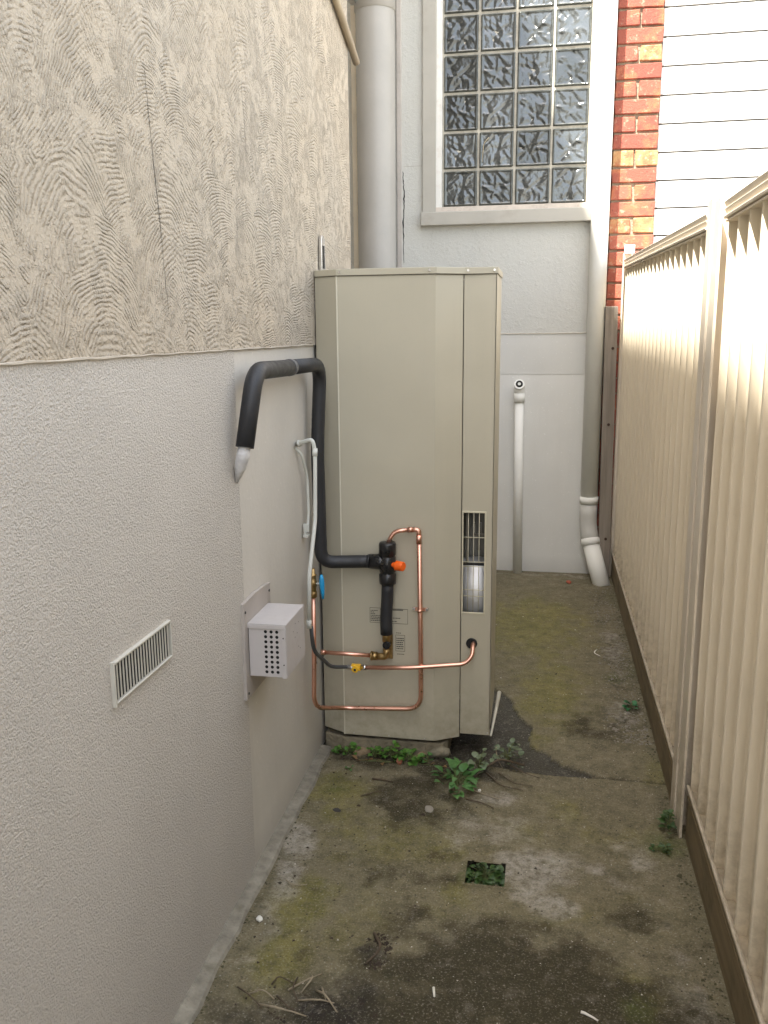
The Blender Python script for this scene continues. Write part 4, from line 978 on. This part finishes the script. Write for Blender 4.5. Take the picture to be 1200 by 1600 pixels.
for k, (a, b, c) in enumerate([((-.62,1.57),(-.585,1.545),(-.55,1.52)), ((-.59,1.555),(-.56,1.56),(-.53,1.55)), ((-.56,1.53),(-.50,1.505),(-.45,1.515)), ((-.53,1.56),(-.50,1.53),(-.47,1.52)),
                               ((-.51,1.58),(-.47,1.605),(-.45,1.64)), ((-.45,1.59),(-.42,1.56),(-.39,1.535)), ((-.50,1.62),(-.50,1.58),(-.48,1.55)), ((-.48,1.555),(-.43,1.55),(-.40,1.56)),
                               ((-.47,1.63),(-.46,1.60),(-.48,1.575)), ((-.55,1.59),(-.54,1.61),(-.50,1.60)), ((-.44,1.60),(-.43,1.575),(-.42,1.56))]):
    twig('thin dry twig lying in the litter of the near left corner', [(*a, .006), (*b, .014 + .006 * (k % 3)), (*c, .006)], .0019 + .0004 * (k % 3), M_TWIG if k % 3 else M_TWIGD, GRP)
twig('dark curled twig on the path, right of the near corner litter', [(-.36, 1.79), (-.335, 1.75), (-.345, 1.715), (-.36, 1.69)], .004, M_TWIGD)

# loose grit and litter
def scatter(name, n, size, m, label, seed, region, flat=.5, dens=None):
    rg = np.random.default_rng(seed); vs = []; fs = []
    tet = np.array([(1, 0, -.3), (-.5, .87, -.3), (-.5, -.87, -.3), (0, 0, .9), (.6, .6, .3)]); tf = [(0, 1, 4), (1, 3, 4), (0, 4, 3), (1, 2, 3), (0, 3, 2)]
    k = 0
    while k < n:
        x = rg.uniform(region[0], region[1]); y = region[2] + (region[3] - region[2]) * rg.random() ** 1.3
        if dens is not None and rg.random() > dens(x, y): continue
        if -.175 < x < -.055 and 2.02 < y < 2.14: continue
        s_ = size * rg.uniform(.4, 1.0) ** 1.5 * (1.9 if rg.random() < .03 else 1); a = rg.uniform(0, 6.28); c_, q = math.cos(a), math.sin(a)
        el = rg.uniform(.5, 1)
        p = tet * (s_, s_ * el, s_ * flat); p = np.stack([p[:, 0] * c_ - p[:, 1] * q + x, p[:, 0] * q + p[:, 1] * c_ + y, p[:, 2] + s_ * .2], -1)
        b = len(vs); vs += p.tolist(); fs += [tuple(b + i for i in f) for f in tf]; k += 1
    me_ = newmesh(name, vs, fs, m); o = bpy.data.objects.new(name, me_); COL.objects.link(o)
    o['kind'] = 'stuff'; o['label'] = label; o['category'] = 'grit'; return o
scatter('light_grit', 480, .0035, mat('light_grit', (.52, .49, .42), .9, var=.3, vs=50), 'pale grit scattered over the concrete path', 3, (-.66, .40, 1.35, 4.9))
scatter('dark_grit', 900, .0042, mat('dark_grit', (.06, .05, .035), .9, var=.3, vs=50), 'dark crumbs of soil scattered over the concrete path', 4, (-.66, .40, 1.35, 4.9))
scatter('edge_crumbs', 700, .006, mat('edge_crumbs', (.08, .075, .04), .95, var=.5, vs=60), 'mossy crumbs gathered along the fence plinth and the wall footing', 8, (-.69, .42, 1.35, 5.0), dens=lambda x, y: 1 if (x > .385 + .01 * math.sin(y * 17)) or (x < -.668 and y < 2.7) else 0)
scatter('rubble_grit', 900, .007, mat('rubble_grit', (.24, .22, .18), .9, var=.4, vs=50), 'broken concrete rubble along the fence plinth', 5, (.24, .40, 2.9, 4.8), dens=lambda x, y: max(0, 1 - abs(x - .36) / .12) * (.3 + .7 * (math.sin(y * 9) > -.2)))
scatter('soil_litter', 1700, .0065, mat('soil_litter', (.05, .036, .024), .95, var=.5, vs=60), 'dark soil and leaf litter in the near left corner and along the pad', 6, (-.64, -.25, 1.45, 2.7), dens=lambda x, y: 1 if ((x + .42) / .12) ** 2 + ((y - 1.53) / .07) ** 2 < 1 or (y > 2.63 and x < -.27) or ((x + .345) / .035) ** 2 + ((y - 1.74) / .06) ** 2 < 1 else .01)
